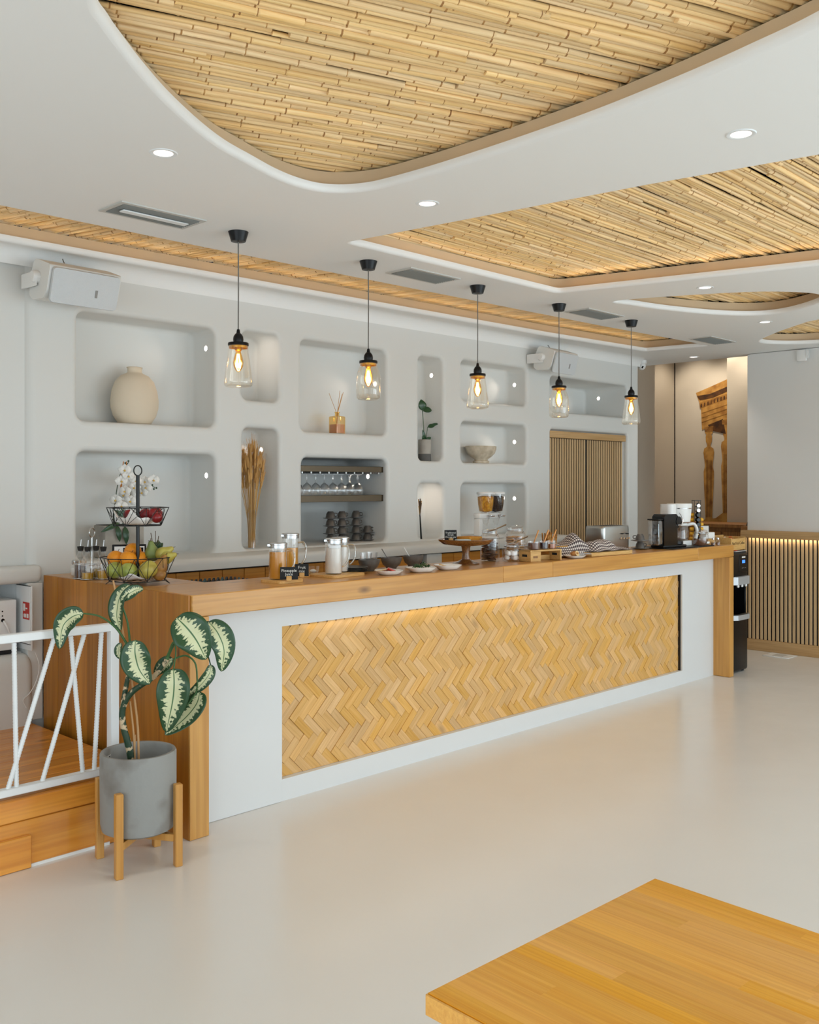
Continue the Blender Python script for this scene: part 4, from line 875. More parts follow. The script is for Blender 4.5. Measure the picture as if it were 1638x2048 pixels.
ear = ear.mesh('wheat_ear', 'wheat', 60); em = MB()
for k in range(85):
    a = q.uniform(0, 2 * pi); s = math.sqrt(q.random()); fx, fy = math.cos(a) * s, math.sin(a) * s
    h = q.uniform(0.42, 0.62) * (1.06 - 0.18 * s); top = Vector((fx * 0.085, 0.005 + fy * 0.05, h)); bot = Vector((fx * 0.022, fy * 0.022, 0.015)); mid = Vector((fx * 0.032, fy * 0.026, h * 0.48))
    pts = arc([bot, mid, top], 3); MB().tube(pts, 0.0014, 4, False).build('wheat_stalk', 'straw', wv, sharp=60); d_ = (top - mid).normalized()
    inst('wheat_ear', ear, wv, top, d_.to_track_quat('Z', 'Y').to_euler(), (1, 1, q.uniform(.9, 1.4)))
# dried flower vase
mat('dry_flower', (92, 68, 44), 0.8); mat('dry_gold', (186, 140, 70), 0.8)
p = atY(840, 1072, WY + 0.03); dv = thing('dried_flower_stem', 'thin dried flower stem standing in the small lower niche', 'dried flower', (p.x + 0.02, WY + 0.035, 1.133))
MB().tube([(0, 0, 0), (-0.004, 0.004, 0.10), (-0.006, 0.01, 0.20)], [0.007, 0.006, 0.004], 8).build('stem', 'matte_black', dv)
for k in range(9):
    a = q.uniform(0, 6.28); MB().tube([(-0.006, 0.01, 0.18), (-0.004 + 0.012 * math.cos(a), 0.012 + 0.012 * math.sin(a), 0.25 + 0.07 * q.random())], [0.002, 0.004], 5).build('flower_spike', 'dry_flower' if k % 3 else 'dry_gold', dv)
# wine glass racks
sh1 = thing('glass_rack', 'bronze mirrored rail holding upside-down wine glasses', 'rack', (4.5775, WY + 0.04, 1.645)); MB().box(-0.397, 0.397, 0, 0.38, 0, 0.042, 0.002, 1).build('rail', 'mirror_shelf', sh1, sharp=0)
m0 = [MB().box(-0.006, 0.006, 0.0, 0.36, -0.012, 0.0).build('runner', 'steel', sh1, (-0.36 + 0.08 * k, 0.01, 0), sharp=0) for k in range(10)]
sh2 = thing('mirror_shelf', 'bronze mirrored shelf under the hanging wine glasses', 'shelf', (4.5775, WY + 0.04, 1.435)); MB().box(-0.397, 0.397, 0, 0.38, 0, 0.047, 0.002, 1).build('shelf_board', 'mirror_shelf', sh2, sharp=0)
ORD = ['first', 'second', 'third', 'fourth', 'fifth', 'sixth', 'seventh', 'eighth', 'ninth']
wg = thing('wine_glass', 'clear wine glass hanging in the front row, first from the left', 'wine glass', (4.22, WY + 0.1, 1.632), group='hanging wine glasses')
MB().lathe([(0.0, 0.0), (0.03, -0.001), (0.03, -0.003), (0.006, -0.006), (0.0032, -0.02), (0.0032, -0.06), (0.008, -0.066), (0.026, -0.08), (0.036, -0.104), (0.037, -0.122), (0.031, -0.148)], 20, cap0=False, cap1=False).build('glass', 'clear_glass', wg, sharp=60)
for k in range(9):
    for r_ in range(2):
        if k == 0 and r_ == 0: continue
        if k > 6 and r_ == 0 and k == 8: continue
        dup(wg, (4.22 + 0.08 * k, WY + 0.1 + 0.1 * r_, 1.632), 0, 'clear wine glass hanging in the %s row, %s from the left' % (('front', 'rear')[r_], ORD[k]))
# cups on saucers stacked in the same niche
cup = thing('coffee_cup', 'dark grey stoneware coffee cup stacked upside down on saucers in the niche', 'cup', (0, 0, 0), group='stacked stoneware cups')
MB().lathe([(0.036, 0.0), (0.035, 0.004), (0.03, 0.03), (0.022, 0.042), (0.02, 0.046), (0.0, 0.046)], 24, cap0=False).build('bowl', 'dark_stoneware', cup); MB().tube(arc([(0.034, 0, 0.01), (0.05, 0, 0.014), (0.05, 0, 0.03), (0.03, 0, 0.034)], 4), 0.0035, 6).build('handle', 'dark_stoneware', cup)
sau = thing('saucer', 'dark grey stoneware saucer between stacked cups in the niche', 'saucer', (0, 0, 0), group='stacked stoneware saucers')
MB().lathe([(0.0, 0.0), (0.03, 0.0), (0.055, 0.007), (0.055, 0.009), (0.03, 0.003), (0.0, 0.003)], 28).build('plate', 'dark_stoneware', sau)
first = True
LEV = ['bottom', 'second', 'third', 'top']
for ci, (u, n_, yy) in enumerate(((661, 4, 0.2), (684, 4, 0.17), (712, 4, 0.2), (735, 2, 0.17))):
    p = atY(u, 1080, WY + yy)
    for k in range(n_):
        z = 1.1425 + k * 0.0555
        l1 = 'dark grey cup in the %s layer of the %s cup stack in the niche' % (LEV[k], ('leftmost', 'second', 'third', 'short right')[ci]); l2 = l1.replace('grey cup', 'grey saucer')
        if first: sau['label'] = l2; cup['label'] = l1; sau.location = (p.x, p.y, z); cup.location = (p.x, p.y, z + 0.0092); cup.rotation_euler.z = -0.6; first = False
        else: dup(sau, (p.x, p.y, z), 0, l2); dup(cup, (p.x, p.y, z + 0.0092), -0.6 + 0.5 * math.sin(k * 3 + u), l1)
# ---- things on the ledge: orchid, small plant, cereal dispenser
ZL = 1.1305
p = atY(238, 1100, 4.93); oc = thing('orchid', 'white orchid with hanging leaves in a square grey concrete planter', 'orchid', (p.x, 4.99, ZL), group=None)
OY = WY + 0.14; oc.location = (atY(238, 1100, OY).x, OY, NI['orchid'][2] + 0.001)
MB().box(-0.125, 0.125, -0.07, 0.07, 0, 0.19, 0.005, 1).build('planter', 'pale_concrete', oc); MB().box(-0.115, 0.115, -0.06, 0.06, 0.1895, 0.192).build('soil', 'soil', oc, sharp=0)
mat('petal', (246, 244, 238), 0.6); mat('orchid_heart', (232, 186, 84), 0.6); mat('orange_stick', (196, 118, 40), 0.7)
def fl(x, y, z, s=0.036, tilt=0.0):
    f = bpy.data.objects.new('flower', None); COL.objects.link(f); f.parent = oc; f.location = (x, y, z); f.rotation_euler = (tilt, 0.1 * math.sin(x * 40), -0.6 + 0.5 * math.sin(z * 30))
    for k, (a, L0, W0) in enumerate([(pi / 2, 1.0, 0.42), (pi / 2 + 2.1, 1.0, 0.4), (pi / 2 - 2.1, 1.0, 0.4), (0.15, 1.1, 0.62), (pi - 0.15, 1.1, 0.62)]):
        simple_leaf(f, (0, 0.002 * (k < 3), 0), (s * L0 * math.cos(a), 0.004, s * L0 * math.sin(a)), s * W0, (0, -1, 0), 'petal', 0.1, 'petal', 6, 2)
    MB().sph((0, -0.006, -0.004), 0.006, n=8, m=5).build('heart', 'orchid_heart', f)
def oz(u, v): p = atY(u, v, OY - 0.03); return p.x - oc.location.x, p.z - oc.location.z
for u, v in ((250, 952), (238, 962), (244, 982), (252, 990), (262, 975), (257, 1002), (246, 1008), (238, 1012), (270, 962), (289, 963), (296, 975), (300, 960), (290, 985), (266, 990), (235, 1000), (243, 940)):
    x, z = oz(u, v); fl(x, -0.03 + 0.04 * math.sin(u), z)
for pts, r_ in (([(232, 1050), (236, 1000), (245, 950), (262, 925)], 0.0025), ([(250, 1050), (262, 1000), (280, 965), (315, 975)], 0.0025)):
    MB().tube(arc([(oz(*q_)[0], 0.0, oz(*q_)[1]) for q_ in pts], 4), r_, 6).build('stem', 'petiole_dark', oc)
for u, v in ((256, 926), (262, 922), (310, 970), (313, 978), (318, 976)): x, z = oz(u, v); MB().sph((x, 0, z), 0.006, n=8, m=6).build('bud', 'petiole_dark', oc)
for a, b in (((240, 985), (247, 923)), ((243, 985), (244, 932)), ((252, 960), (253, 923))): MB().tube([(oz(*a)[0], -0.03, oz(*a)[1]), (oz(*b)[0], -0.03, oz(*b)[1])], 0.003, 6).build('support_stick', 'orange_stick', oc)
for a, b, h_ in (((232, 1045), (192, 1064), 0.015), ((226, 1050), (230, 1083), 0.016), ((242, 1052), (243, 1088), 0.018), ((222, 1020), (246, 1040), 0.014), ((250, 1045), (232, 1016), 0.014)):
    simple_leaf(oc, (oz(*a)[0], -0.075, oz(*a)[1]), (oz(*b)[0], -0.085, oz(*b)[1]), h_, (-0.3, -0.9, 0.2), 'green_leaf', 0.1)
mat('teal_glaze', (74, 132, 140), 0.35, var=(30, (50, 96, 104), 0.4, 0.6))
p = atY(311, 1108, 4.93); sp = thing('small_teal_pot', 'small dark-leaved plant in a teal pot behind the pears', 'potted plant', (p.x, 4.93, ZL))
MB().lathe([(0.0, 0), (0.024, 0), (0.03, 0.058), (0.026, 0.058), (0.024, 0.045), (0.0, 0.045)], 20).build('pot', 'teal_glaze', sp)
for k in range(8):
    a = k * 0.85; simple_leaf(sp, (0, 0, 0.05), (0.045 * math.cos(a), 0.03 * math.sin(a), 0.06 + 0.05 * abs(math.sin(k * 1.7))), 0.016, (0.2, -0.8, 0.5), 'green_leaf', 0.2)
for dx, h in ((-0.03, 0.15), (0.0, 0.16), (0.02, 0.13)): MB().tube([(0, 0, 0.05), (dx * .6, 0, h * .6), (dx, 0, h)], 0.002, 5).build('twig', 'dry_flower', sp)
# cereal dispenser (two hoppers)
mat('corn', (236, 170, 40), 0.7, bump=(60, 0.8), var=(60, (206, 130, 20), 0.4, 0.6)); mat('dark_cereal', (58, 44, 38), 0.8, bump=(80, 0.8))
p = atY(978, 1068, 4.98); cd = thing('cereal_dispenser', 'white double cereal dispenser with yellow and dark flakes', 'dispenser', (p.x, 4.99, ZL))
MB().box(-0.14, 0.10, -0.06, 0.06, 0.0, 0.015, 0.004, 1).build('base', 'white_plastic', cd); MB().box(-0.12, -0.085, -0.027, 0.027, 0.0155, 0.1175, 0.004, 1).build('stand', 'white_plastic', cd); MB().box(-0.12, 0.10, -0.028, 0.028, 0.118, 0.150, 0.006, 2).build('holder', 'white_plastic', cd)
for dx, mt_ in ((-0.025, 'corn'), (0.085, 'dark_cereal')):
    MB().lathe([(0.02, 0.10), (0.028, 0.118), (0.03, 0.15), (0.045, 0.16), (0.053, 0.20), (0.058, 0.265)], 28, (dx, 0, 0), cap0=False).build('hopper', 'clear_glass', cd)
    MB().lathe([(0.0, 0.152), (0.042, 0.162), (0.051, 0.20), (0.054, 0.245), (0.03, 0.252), (0.0, 0.25)], 28, (dx, 0, 0)).build('cereal', mt_, cd)
    MB().lathe([(0.0, 0.275), (0.056, 0.275), (0.061, 0.27), (0.061, 0.262), (0.058, 0.26)], 28, (dx, 0, 0)).build('lid', 'white_plastic', cd); MB().lathe([(0.026, 0.10), (0.014, 0.085), (0.013, 0.075)], 20, (dx, 0, 0), cap0=False, cap1=False).build('spout', 'clear_glass', cd)
    MB().tube([(dx + 0.0, -0.03, 0.134), (dx + 0.0, -0.055, 0.134)], 0.006, 10).build('knob_shaft', 'chrome', cd); MB().box(dx - 0.022, dx + 0.022, -0.065, -0.055, 0.128, 0.140, 0.004, 2).build('knob', 'chrome', cd)

cd.scale = (1.18, 1.18, 1.34)
# ================================================================ ON THE COUNTER
TZ = CT + 0.0006
def on(u, v, z=CT, dx=0, dy=0): p = atZ(u, v, z); return Vector((p.x + dx, p.y + dy, z + 0.0006))
mat('salt', (244, 244, 240), 0.9); mat('oil', (196, 150, 40), 0.15); mat('vinegar', (70, 34, 16), 0.2); mat('cork_black', (28, 26, 24), 0.6)
mat('orange_peel', (240, 150, 22), 0.45, bump=(160, 0.25)); mat('green_apple', (164, 172, 84), 0.35, var=(14, (138, 152, 66), 0.4, 0.65)); mat('yellow_pear', (186, 176, 84), 0.4, var=(18, (164, 146, 62), 0.4, 0.65)); mat('pear_green', (128, 142, 78), 0.45, var=(18, (108, 120, 60), 0.4, 0.65)); mat('pear_brown', (168, 124, 60), 0.5, var=(20, (140, 96, 44), 0.4, 0.65)); mat('red_fruit', (142, 26, 32), 0.3, var=(10, (104, 12, 22), 0.4, 0.65)); mat('twig', (88, 66, 40), 0.8)
# salt shaker, toothpicks
t = thing('salt_shaker', 'small glass salt shaker with steel cap on the counter corner', 'salt shaker', (2.45, 4.88, TZ))
MB().box(-0.02, 0.02, -0.02, 0.02, 0, 0.062, 0.006, 2).build('jar', 'clear_glass', t); MB().box(-0.017, 0.017, -0.017, 0.017, 0.003, 0.045, 0.004, 1).build('salt', 'salt', t); MB().lathe([(0.0165, 0.062), (0.018, 0.064), (0.018, 0.08), (0.012, 0.086), (0.0, 0.087)], 20).build('cap', 'steel', t)
t = thing('toothpick_glass', 'little glass of wooden toothpicks behind the salt shaker', 'toothpick holder', (2.52, 4.93, TZ))
MB().lathe([(0.0, 0.004), (0.016, 0.004), (0.018, 0.045)], 20, cap1=False).build('glass', 'clear_glass', t)
for k in range(14): a = k * 2.4; MB().tube([(0.006 * math.cos(a), 0.006 * math.sin(a), 0.005), (0.018 * math.cos(a), 0.018 * math.sin(a), 0.075)], 0.0011, 4).build('toothpick', 'board', t, sharp=0)
# cruets
cr = thing('cruet_rack', 'wire cruet rack with a ring handle beside the fruit basket', 'rack', (2.43, 4.66, TZ), math.radians(30))
for z in (0.004, 0.075): MB().ring((0.038, 0, z), 0.036, 0.0018).ring((-0.038, 0, z), 0.036, 0.0018).ring((0, 0.066, z), 0.036, 0.0018).ring((0, -0.066, z), 0.036, 0.0018).build('wire_ring', 'steel', cr, sharp=60)
MB().tube([(0, 0, 0.004), (0, 0, 0.215)], 0.003, 8).build('handle_rod', 'steel', cr); MB().ring((0, 0, 0.238), 0.024, 0.0028, 'y').build('handle_ring', 'steel', cr, sharp=60)
for (x, y, liq, h, lab) in ((0.038, 0, 'oil', 0.05, 'glass cruet of yellow oil at the right of the rack'), (-0.038, 0, 'oil', 0.035, 'glass cruet of oil at the left of the rack'), (0, -0.066, 'oil', 0.045, 'glass oil cruet at the front of the rack'), (0, 0.066, 'vinegar', 0.07, 'glass cruet of dark vinegar at the back of the rack')):
    p = cr.matrix_world if False else Matrix.Translation(cr.location) @ Matrix.Rotation(math.radians(30), 4, 'Z') @ Vector((x, y, 0.001))
    b = thing('oil_cruet', lab, 'cruet', p, group='oil and vinegar cruets')
    MB().lathe([(0.0, 0.003), (0.030, 0.0), (0.032, 0.006), (0.032, 0.075), (0.028, 0.10), (0.013, 0.125), (0.012, 0.15), (0.014, 0.152)], 24, cap1=False).build('bottle', 'clear_glass', b); MB().lathe([(0.0, 0.004), (0.028, 0.005), (0.029, h), (0.0, h)], 24).build('liquid', liq, b)
    MB().lathe([(0.011, 0.14), (0.015, 0.152), (0.017, 0.165), (0.0, 0.168)], 16).build('stopper', 'cork_black', b); MB().tube([(0, 0, 0.165), (0.004, 0, 0.2)], [0.004, 0.003], 8).build('spout', 'steel', b)
# menu frame
t = thing('menu_frame', 'black table menu frame behind the oranges', 'menu frame', (2.585, 4.56, TZ), math.radians(-28))
MB().box(-0.085, 0.085, 0, 0.012, 0, 0.175, 0.003, 1).build('frame', 'black', t); MB().box(-0.074, 0.076, -0.0015, -0.0002, 0.012, 0.165).build('sheet', 'paper', t, sharp=0); MB().box(-0.03, 0.07, -0.0025, -0.0017, 0.03, 0.158).build('dark_print', 'black', t, sharp=0)
# ---- fruit basket
BK = Vector((2.462, 4.262, TZ)); bk = thing('fruit_basket', 'two-tier black wire fruit basket with a ring handle', 'basket', BK, math.radians(10))
def tier(z0, r0, z1, r1, seg=8):
    A = lambda r, z, o=0: [Vector((r * math.cos(2 * pi * (k + o) / seg), r * math.sin(2 * pi * (k + o) / seg), z)) for k in range(seg)]
    top, bot = A(r1, z1), A(r0, z0, 0.5); tp = bpy.data.objects.new('tier', None); COL.objects.link(tp); tp.parent = bk
    m = MB()
    for k in range(seg): m.tube([top[k], top[(k + 1) % seg]], 0.0024, 6)
    m.build('upper_rim', 'black_iron', tp, sharp=60); m = MB()
    for k in range(seg): m.tube([bot[k], bot[(k + 1) % seg]], 0.0024, 6).tube([bot[k], Vector((0, 0, z0))], 0.0016, 5)
    m.build('lower_rim', 'black_iron', tp, sharp=60)
    for k in range(seg):
        MB().tube([bot[k], top[k]], 0.0016, 5).build('wire', 'black_iron', tp, sharp=60); MB().tube([bot[k], top[(k + 1) % seg]], 0.0016, 5).build('wire', 'black_iron', tp, sharp=60)
        mid = (top[k] + top[(k + 1) % seg]) / 2
        MB().tube([bot[k], mid], 0.0014, 5).build('wire', 'black_iron', tp, sharp=60); MB().tube([mid, bot[k - 1]], 0.0014, 5).build('wire', 'black_iron', tp, sharp=60)
tier(0.02, 0.138, 0.132, 0.178); tier(0.286, 0.118, 0.372, 0.147)
MB().tube([(0, 0, 0.018), (0, 0, 0.53)], 0.009, 14).build('pole', 'black_iron', bk); MB().ring((0, 0, 0.552), 0.0245, 0.003, 'y', 28).build('ring_handle', 'black_iron', bk, sharp=60)
for k in range(4): a = pi / 4 + k * pi / 2; MB().tube([(0.13 * math.cos(a - .2), 0.13 * math.sin(a - .2), 0.02), (0.15 * math.cos(a), 0.15 * math.sin(a), 0.002), (0.13 * math.cos(a + .2), 0.13 * math.sin(a + .2), 0.02)], 0.002, 6).build('foot', 'black_iron', bk, sharp=60)
def napkin(R, z, seed, depth, label):
    q = random.Random(seed); m = MB(); n = 14
    for i in range(n + 1):
        for j in range(n + 1):
            x, y = -1 + 2 * i / n, -1 + 2 * j / n; r = math.hypot(x, y); ang = math.atan2(y, x)
            sc_ = min(1.0, 1.0 / max(r, 1e-3) * 0.99) if r > 1 else 1; lift = max(0, r - 0.55) ** 1.3 * depth + 0.006 * math.sin(7 * x + seed) * math.cos(6 * y)
            m.v.append((R * x * (0.9 if r > 1 else 1), R * y * (0.9 if r > 1 else 1), z + max(lift, 0.0005)))
    for i in range(n):
        for j in range(n): a = i * (n + 1) + j; m.f.append((a, a + 1, a + n + 2, a + n + 1))
    o = m.build('paper_napkin', 'paper', None, BK + Vector((0, 0, 0)), sharp=180); md = o.modifiers.new('t', 'SOLIDIFY'); md.thickness = 0.001; tag(o, label, 'napkin'); return o
napkin(0.118, 0.024, 1, 0.045, 'white paper napkin under the green apples in the basket'); napkin(0.098, 0.290, 2, 0.085, 'white paper napkin under the red fruit in the upper tier')
FR = {}
def fruit(kind, name, material, prof, loc, rot, s, label, group):
    t = thing(name, label, name.split('_')[-1], BK + Vector(loc), 0, group); t.rotation_euler = rot; t.scale = (s, s, s)
    if kind not in FR: FR[kind] = (MB().lathe(prof, 22).mesh('skin', material, 80), MB().tube([(0, 0, prof[-1][1] - 0.002), (0.003, 0, prof[-1][1] + 0.012)], 0.0016, 5).mesh('stalk', 'twig', 60))
    inst('skin', FR[kind][0], t); inst('stalk', FR[kind][1], t); return t
def ball(r, dent=0.18, flat=0.94): return [(max(r * math.cos(a), 0.0), r * flat * math.sin(a) - (dent * r * math.exp(-(r * math.cos(a) / (0.28 * r)) ** 2) * (1 if a > 0 else -0.6))) for a in [pi * k / 16 - pi / 2 for k in range(17)]]
def pear(r): return [(0.0, -r), (r * .45, -r * .93), (r * .85, -r * .55), (r, 0), (r * .86, r * .5), (r * .6, r * .95), (r * .42, r * 1.35), (r * .3, r * 1.65), (r * .12, r * 1.78), (0.0, r * 1.76)]
og, apl, prr, rd = ball(0.042, 0.06, 0.97), ball(0.043), pear(0.037), ball(0.036)
ax = math.radians(44.4)
def scr(a, b, z): return (RGT.x * a - FWD.x * b, RGT.y * a - FWD.y * b, z)       # a: to the right in the picture, b: towards the viewer
for i, (a, b, z, lab) in enumerate([(-0.108, -0.005, 0.122, 'orange at the far left of the basket'), (-0.042, 0.02, 0.122, 'orange in the middle of the oranges, in front'), (-0.038, -0.05, 0.155, 'topmost orange of the basket'), (0.005, -0.035, 0.115, 'orange half hidden beside the basket pole')]):
    fruit('orange', 'orange', 'orange_peel', og, scr(a, b, z), (0.4 * i, 0.3, 0), 1.0, lab, 'oranges in the basket')
fruit('orange', 'orange', 'orange_peel', og, scr(-0.115, -0.02, 0.075), (0.9, 0.2, 0), 0.9, 'orange low at the left behind the basket wires', 'oranges in the basket')
for i, (a, b, z, s, k, mt_, lab) in enumerate([(-0.092, 0.055, 0.072, 0.98, 'apple', 'green_apple', 'green apple at the front left of the basket'), (-0.020, 0.085, 0.07, 1.0, 'apple', 'green_apple', 'green apple at the front centre of the basket'), (0.072, 0.078, 0.076, 1.08, 'apple2', 'yellow_pear', 'large yellow-green apple at the front right of the basket')]):
    fruit(k, 'green_apple', mt_, apl, scr(a, b, z), (0.5 - 0.3 * i, 0.3 * i, i), s, lab, 'apples in the basket')
for i, (a, b, z, s, k, mt_, rt_, lab) in enumerate([(0.06, -0.04, 0.145, 1.0, 'pear', 'pear_green', (0.1, -0.2, 0), 'upright dark green pear at the top of the basket'), (0.115, -0.02, 0.145, 0.92, 'pear_y', 'yellow_pear', (0.9, 0.6, 0.5), 'yellow-green pear lying at the upper right of the basket'),
                                                     (0.142, 0.005, 0.128, 0.85, 'pear_y', 'yellow_pear', (0.3, 1.2, -0.7), 'small yellow pear at the far right of the basket rim'), (0.118, 0.045, 0.085, 1.0, 'pear_b', 'pear_brown', (0.2, 0.4, 0), 'brown pear behind the right basket wires'), (0.12, 0.055, 0.05, 0.8, 'pear_b', 'pear_brown', (1.4, 0.2, 2), 'small brown pear at the bottom right of the basket')]):
    fruit(k, 'pear', mt_, prr, scr(a, b, z), rt_, s, lab, 'pears in the basket')
for i, (a, b, z, s, lab) in enumerate([(-0.05, -0.03, 0.335, 0.8, 'red fruit at the left of the upper tier'), (0.035, -0.02, 0.335, 0.95, 'red fruit in the middle of the upper tier'), (0.085, 0.0, 0.34, 1.0, 'red fruit at the right of the upper tier'), (0.105, 0.045, 0.325, 0.75, 'small red fruit at the right front of the upper tier')]):
    fruit('red', 'red_fruit', 'red_fruit', rd, scr(a, b, z), (0.3 * i, 0.5, i), s, lab, 'red fruit in the upper tier')
# rack of small black bottle caps on the inner shelf
t = thing('capsule_tray', 'white tray of small black and teal bottles behind the counter edge', 'tray', (2.90, 4.25, 0.9305))
MB().box(-0.14, 0.16, -0.10, 0.09, 0, 0.09, 0.004, 1).build('tray', 'white_plastic', t); mat('teal_cap', (40, 74, 78), 0.4)
capm = [MB().lathe([(0.0095, 0.0), (0.0095, 0.032), (0.006, 0.036), (0.006, 0.044), (0.0, 0.044)], 12).mesh('bottle', k, 50) for k in ('black', 'teal_cap')]
for i in range(11):
    for j in range(5): inst('bottle', capm[(i * 3 + j) % 4 == 0], t, (-0.125 + i * 0.027, -0.08 + j * 0.036, 0.0905))
# ---- juice and milk pitchers on their boards
mat('juice', (206, 138, 34), 0.2, coat=0.3); mat('juice_pale', (220, 156, 52), 0.2, coat=0.3); mat('milk', (238, 234, 226), 0.3, coat=0.2); mat('tape_label', (236, 240, 242), 0.7); mat('ink', (60, 70, 90), 0.8)
BT = 0.013
def servboard(loc, rz, L, W, label, grp=None):
    t = thing('serving_board', label, 'serving board', loc, rz, grp)
    pts = [(p.x, p.y) for p in rrect(-L / 2, L / 2, -W / 2, W / 2, min(0.03, W * .3), 5)]
    MB().prism(pts, 0, BT).build('board', 'board', t)
    MB().prism([(p.x, p.y) for p in rrect(L / 2 - 0.004, L / 2 + 0.05, -0.02, 0.02, 0.015, 4)], 0.0005, BT - 0.0005).build('handle', 'board', t); return t
def pitcher(loc, rz, r, h, fill, liquid, label, tape=False):
    t = thing('glass_pitcher', label, 'pitcher', loc, rz, 'lidded drink pitchers')
    MB().lathe([(0.0, 0.003), (r - 0.002, 0.0), (r, 0.004), (r, h)], 36, cap1=False).build('glass', 'clear_glass', t); MB().lathe([(0.0, 0.005), (r - 0.004, 0.005), (r - 0.003, 0.008), (r - 0.003, h * fill), (0.0, h * fill)], 36).build('drink', liquid, t)
    MB().lathe([(r + 0.001, h - 0.016), (r + 0.001, h), (r + 0.003, h + 0.002), (r + 0.003, h + 0.007), (r - 0.004, h + 0.011), (0.0, h + 0.012)], 36, cap0=False).build('lid', 'steel', t)
    MB().prism([(-r * 0.5, 0.0), (-r - 0.022, 0.0), (-r * 0.5, 0.02)] if False else [(-r + 0.004, -0.012), (-r - 0.012, 0.0), (-r + 0.004, 0.012)], h - 0.006, h + 0.004).build('spout', 'steel', t)
    MB().tube(arc([(r - 0.001, 0, h * 0.80), (r + 0.035, 0, h * 0.80), (r + 0.048, 0, h * 0.62), (r + 0.042, 0, h * 0.38), (r + 0.015, 0, h * 0.22), (r - 0.001, 0, h * 0.22)], 5), 0.0055, 8).build('handle', 'thick_glass', t)
    if tape: MB().rings([[((r + .0006) * math.cos(a), (r + .0006) * math.sin(a), z) for a in [math.radians(-150 + 12 * k) for k in range(8)]] for z in (h * .78, h * .86)], close=False).build('label_tape', 'tape_label', t)
    return t
hz = math.radians(-12)
pA = on(552, 1161, CT + BT); pB = on(575, 1152, CT + BT); pC = on(650, 1153, CT + BT); pD_ = on(669, 1147, CT + BT)
servboard((3.02, 3.845, TZ), math.radians(6), 0.17, 0.16, 'small oak serving board under the front orange juice pitcher', 'serving boards'); servboard((3.235, 4.02, TZ), math.radians(6), 0.15, 0.14, 'small oak serving board under the rear orange juice pitcher', 'serving boards'); servboard((3.43, 3.90, TZ), math.radians(8), 0.26, 0.20, 'oak serving board under the milk pitchers', 'serving boards')
pitcher((3.005, 3.86, TZ + BT), hz, 0.045, 0.172, 0.80, 'juice', 'glass pitcher of dark pineapple juice with steel lid, in front'); pitcher((3.225, 4.035, TZ + BT), hz, 0.043, 0.205, 0.68, 'juice_pale', 'taller glass pitcher of pale fruit juice behind'); pitcher((3.395, 3.885, TZ + BT), hz, 0.0455, 0.178, 0.80, 'milk', 'glass pitcher of milk with a taped label, in front', True); pitcher((3.50, 3.95, TZ + BT), hz, 0.0455, 0.178, 0.82, 'milk', 'glass pitcher of milk behind the taped one')
def chalk(loc, rz, w_, h_, words_, size, label, tilt=0.12):
    t = thing('chalk_sign', label, 'sign', loc, rz, 'little chalkboard signs')
    bd = MB().box(-w_ / 2, w_ / 2, -0.0015, 0.0015, 0, h_, 0.0006, 1).build('chalkboard', 'chalk_black', t, (0, 0, 0.006), rot=(-tilt, 0, 0))
    MB().box(-0.013, 0.013, -0.013, 0.013, 0, 0.024, 0.002, 1).build('wooden_block', 'board', t, (0, -0.004, 0)); lettering('lettering', words_, size, 'chalk', bd, (0, -0.0019, h_ * 0.56), (pi / 2, 0, 0)); return t
chalk(on(578, 1162, CT + BT), math.radians(-38), 0.088, 0.062, 'Pineapple\nJuice', 0.0195, 'chalkboard sign reading Pineapple Juice')
chalk(on(598, 1155, CT + BT, 0.01, -0.01), math.radians(-38), 0.07, 0.062, 'Fruit\nmix', 0.0205, 'chalkboard sign reading Fruit mix behind the pineapple sign')
# glass beads / sweets heap behind the boards
t = thing('glass_sugar_bowl', 'small clear glass bowl between the juice and the milk', 'bowl', (3.52, 4.07, TZ) if False else (3.375, 4.03, TZ)); MB().lathe([(0.0, 0.003), (0.02, 0.0), (0.03, 0.02), (0.034, 0.045)], 20, cap1=False).build('glass', 'clear_glass', t); MB().sph((0, 0, 0.02), 0.018, (1, 1, .6), 10, 6).build('sugar', 'salt', t)
# plates, glasses, bowls
def plate(loc, r, h, material, label, name='plate', grp=None, sq=False):
    t = thing(name, label, 'plate', loc, 0, grp); MB().lathe([(0.0, 0.0), (r * 0.62, 0.0), (r * 0.66, 0.003), (r, h), (r - 0.003, h + 0.001), (r * 0.62, 0.005), (0.0, 0.0045)], 40).build('dish', material, t); return t
p = on(706, 1146); 
for k in range(4): plate((3.585, 3.945, TZ + k * 0.0082), 0.083, 0.012, 'grey_stoneware', ['dark grey plate at the bottom of the plate stack', 'dark grey plate second from the bottom of the stack', 'dark grey plate third from the bottom of the stack', 'dark grey plate on top of the plate stack'][k], grp='stacked grey plates')
for (x, y, lab) in ((3.79, 4.06, 'short clear drinking glass behind the plate stack'), (3.86, 4.085, 'clear drinking glass behind the first grey bowl')):
    t = thing('drinking_glass', lab, 'glass', (x, y, TZ)); MB().lathe([(0.0, 0.006), (0.024, 0.0), (0.026, 0.004), (0.035, 0.095), (0.033, 0.095), (0.024, 0.008), (0.0, 0.008)], 24, cap1=False).build('glass', 'clear_glass', t)
mat('jam_red', (176, 34, 28), 0.2, coat=0.5)
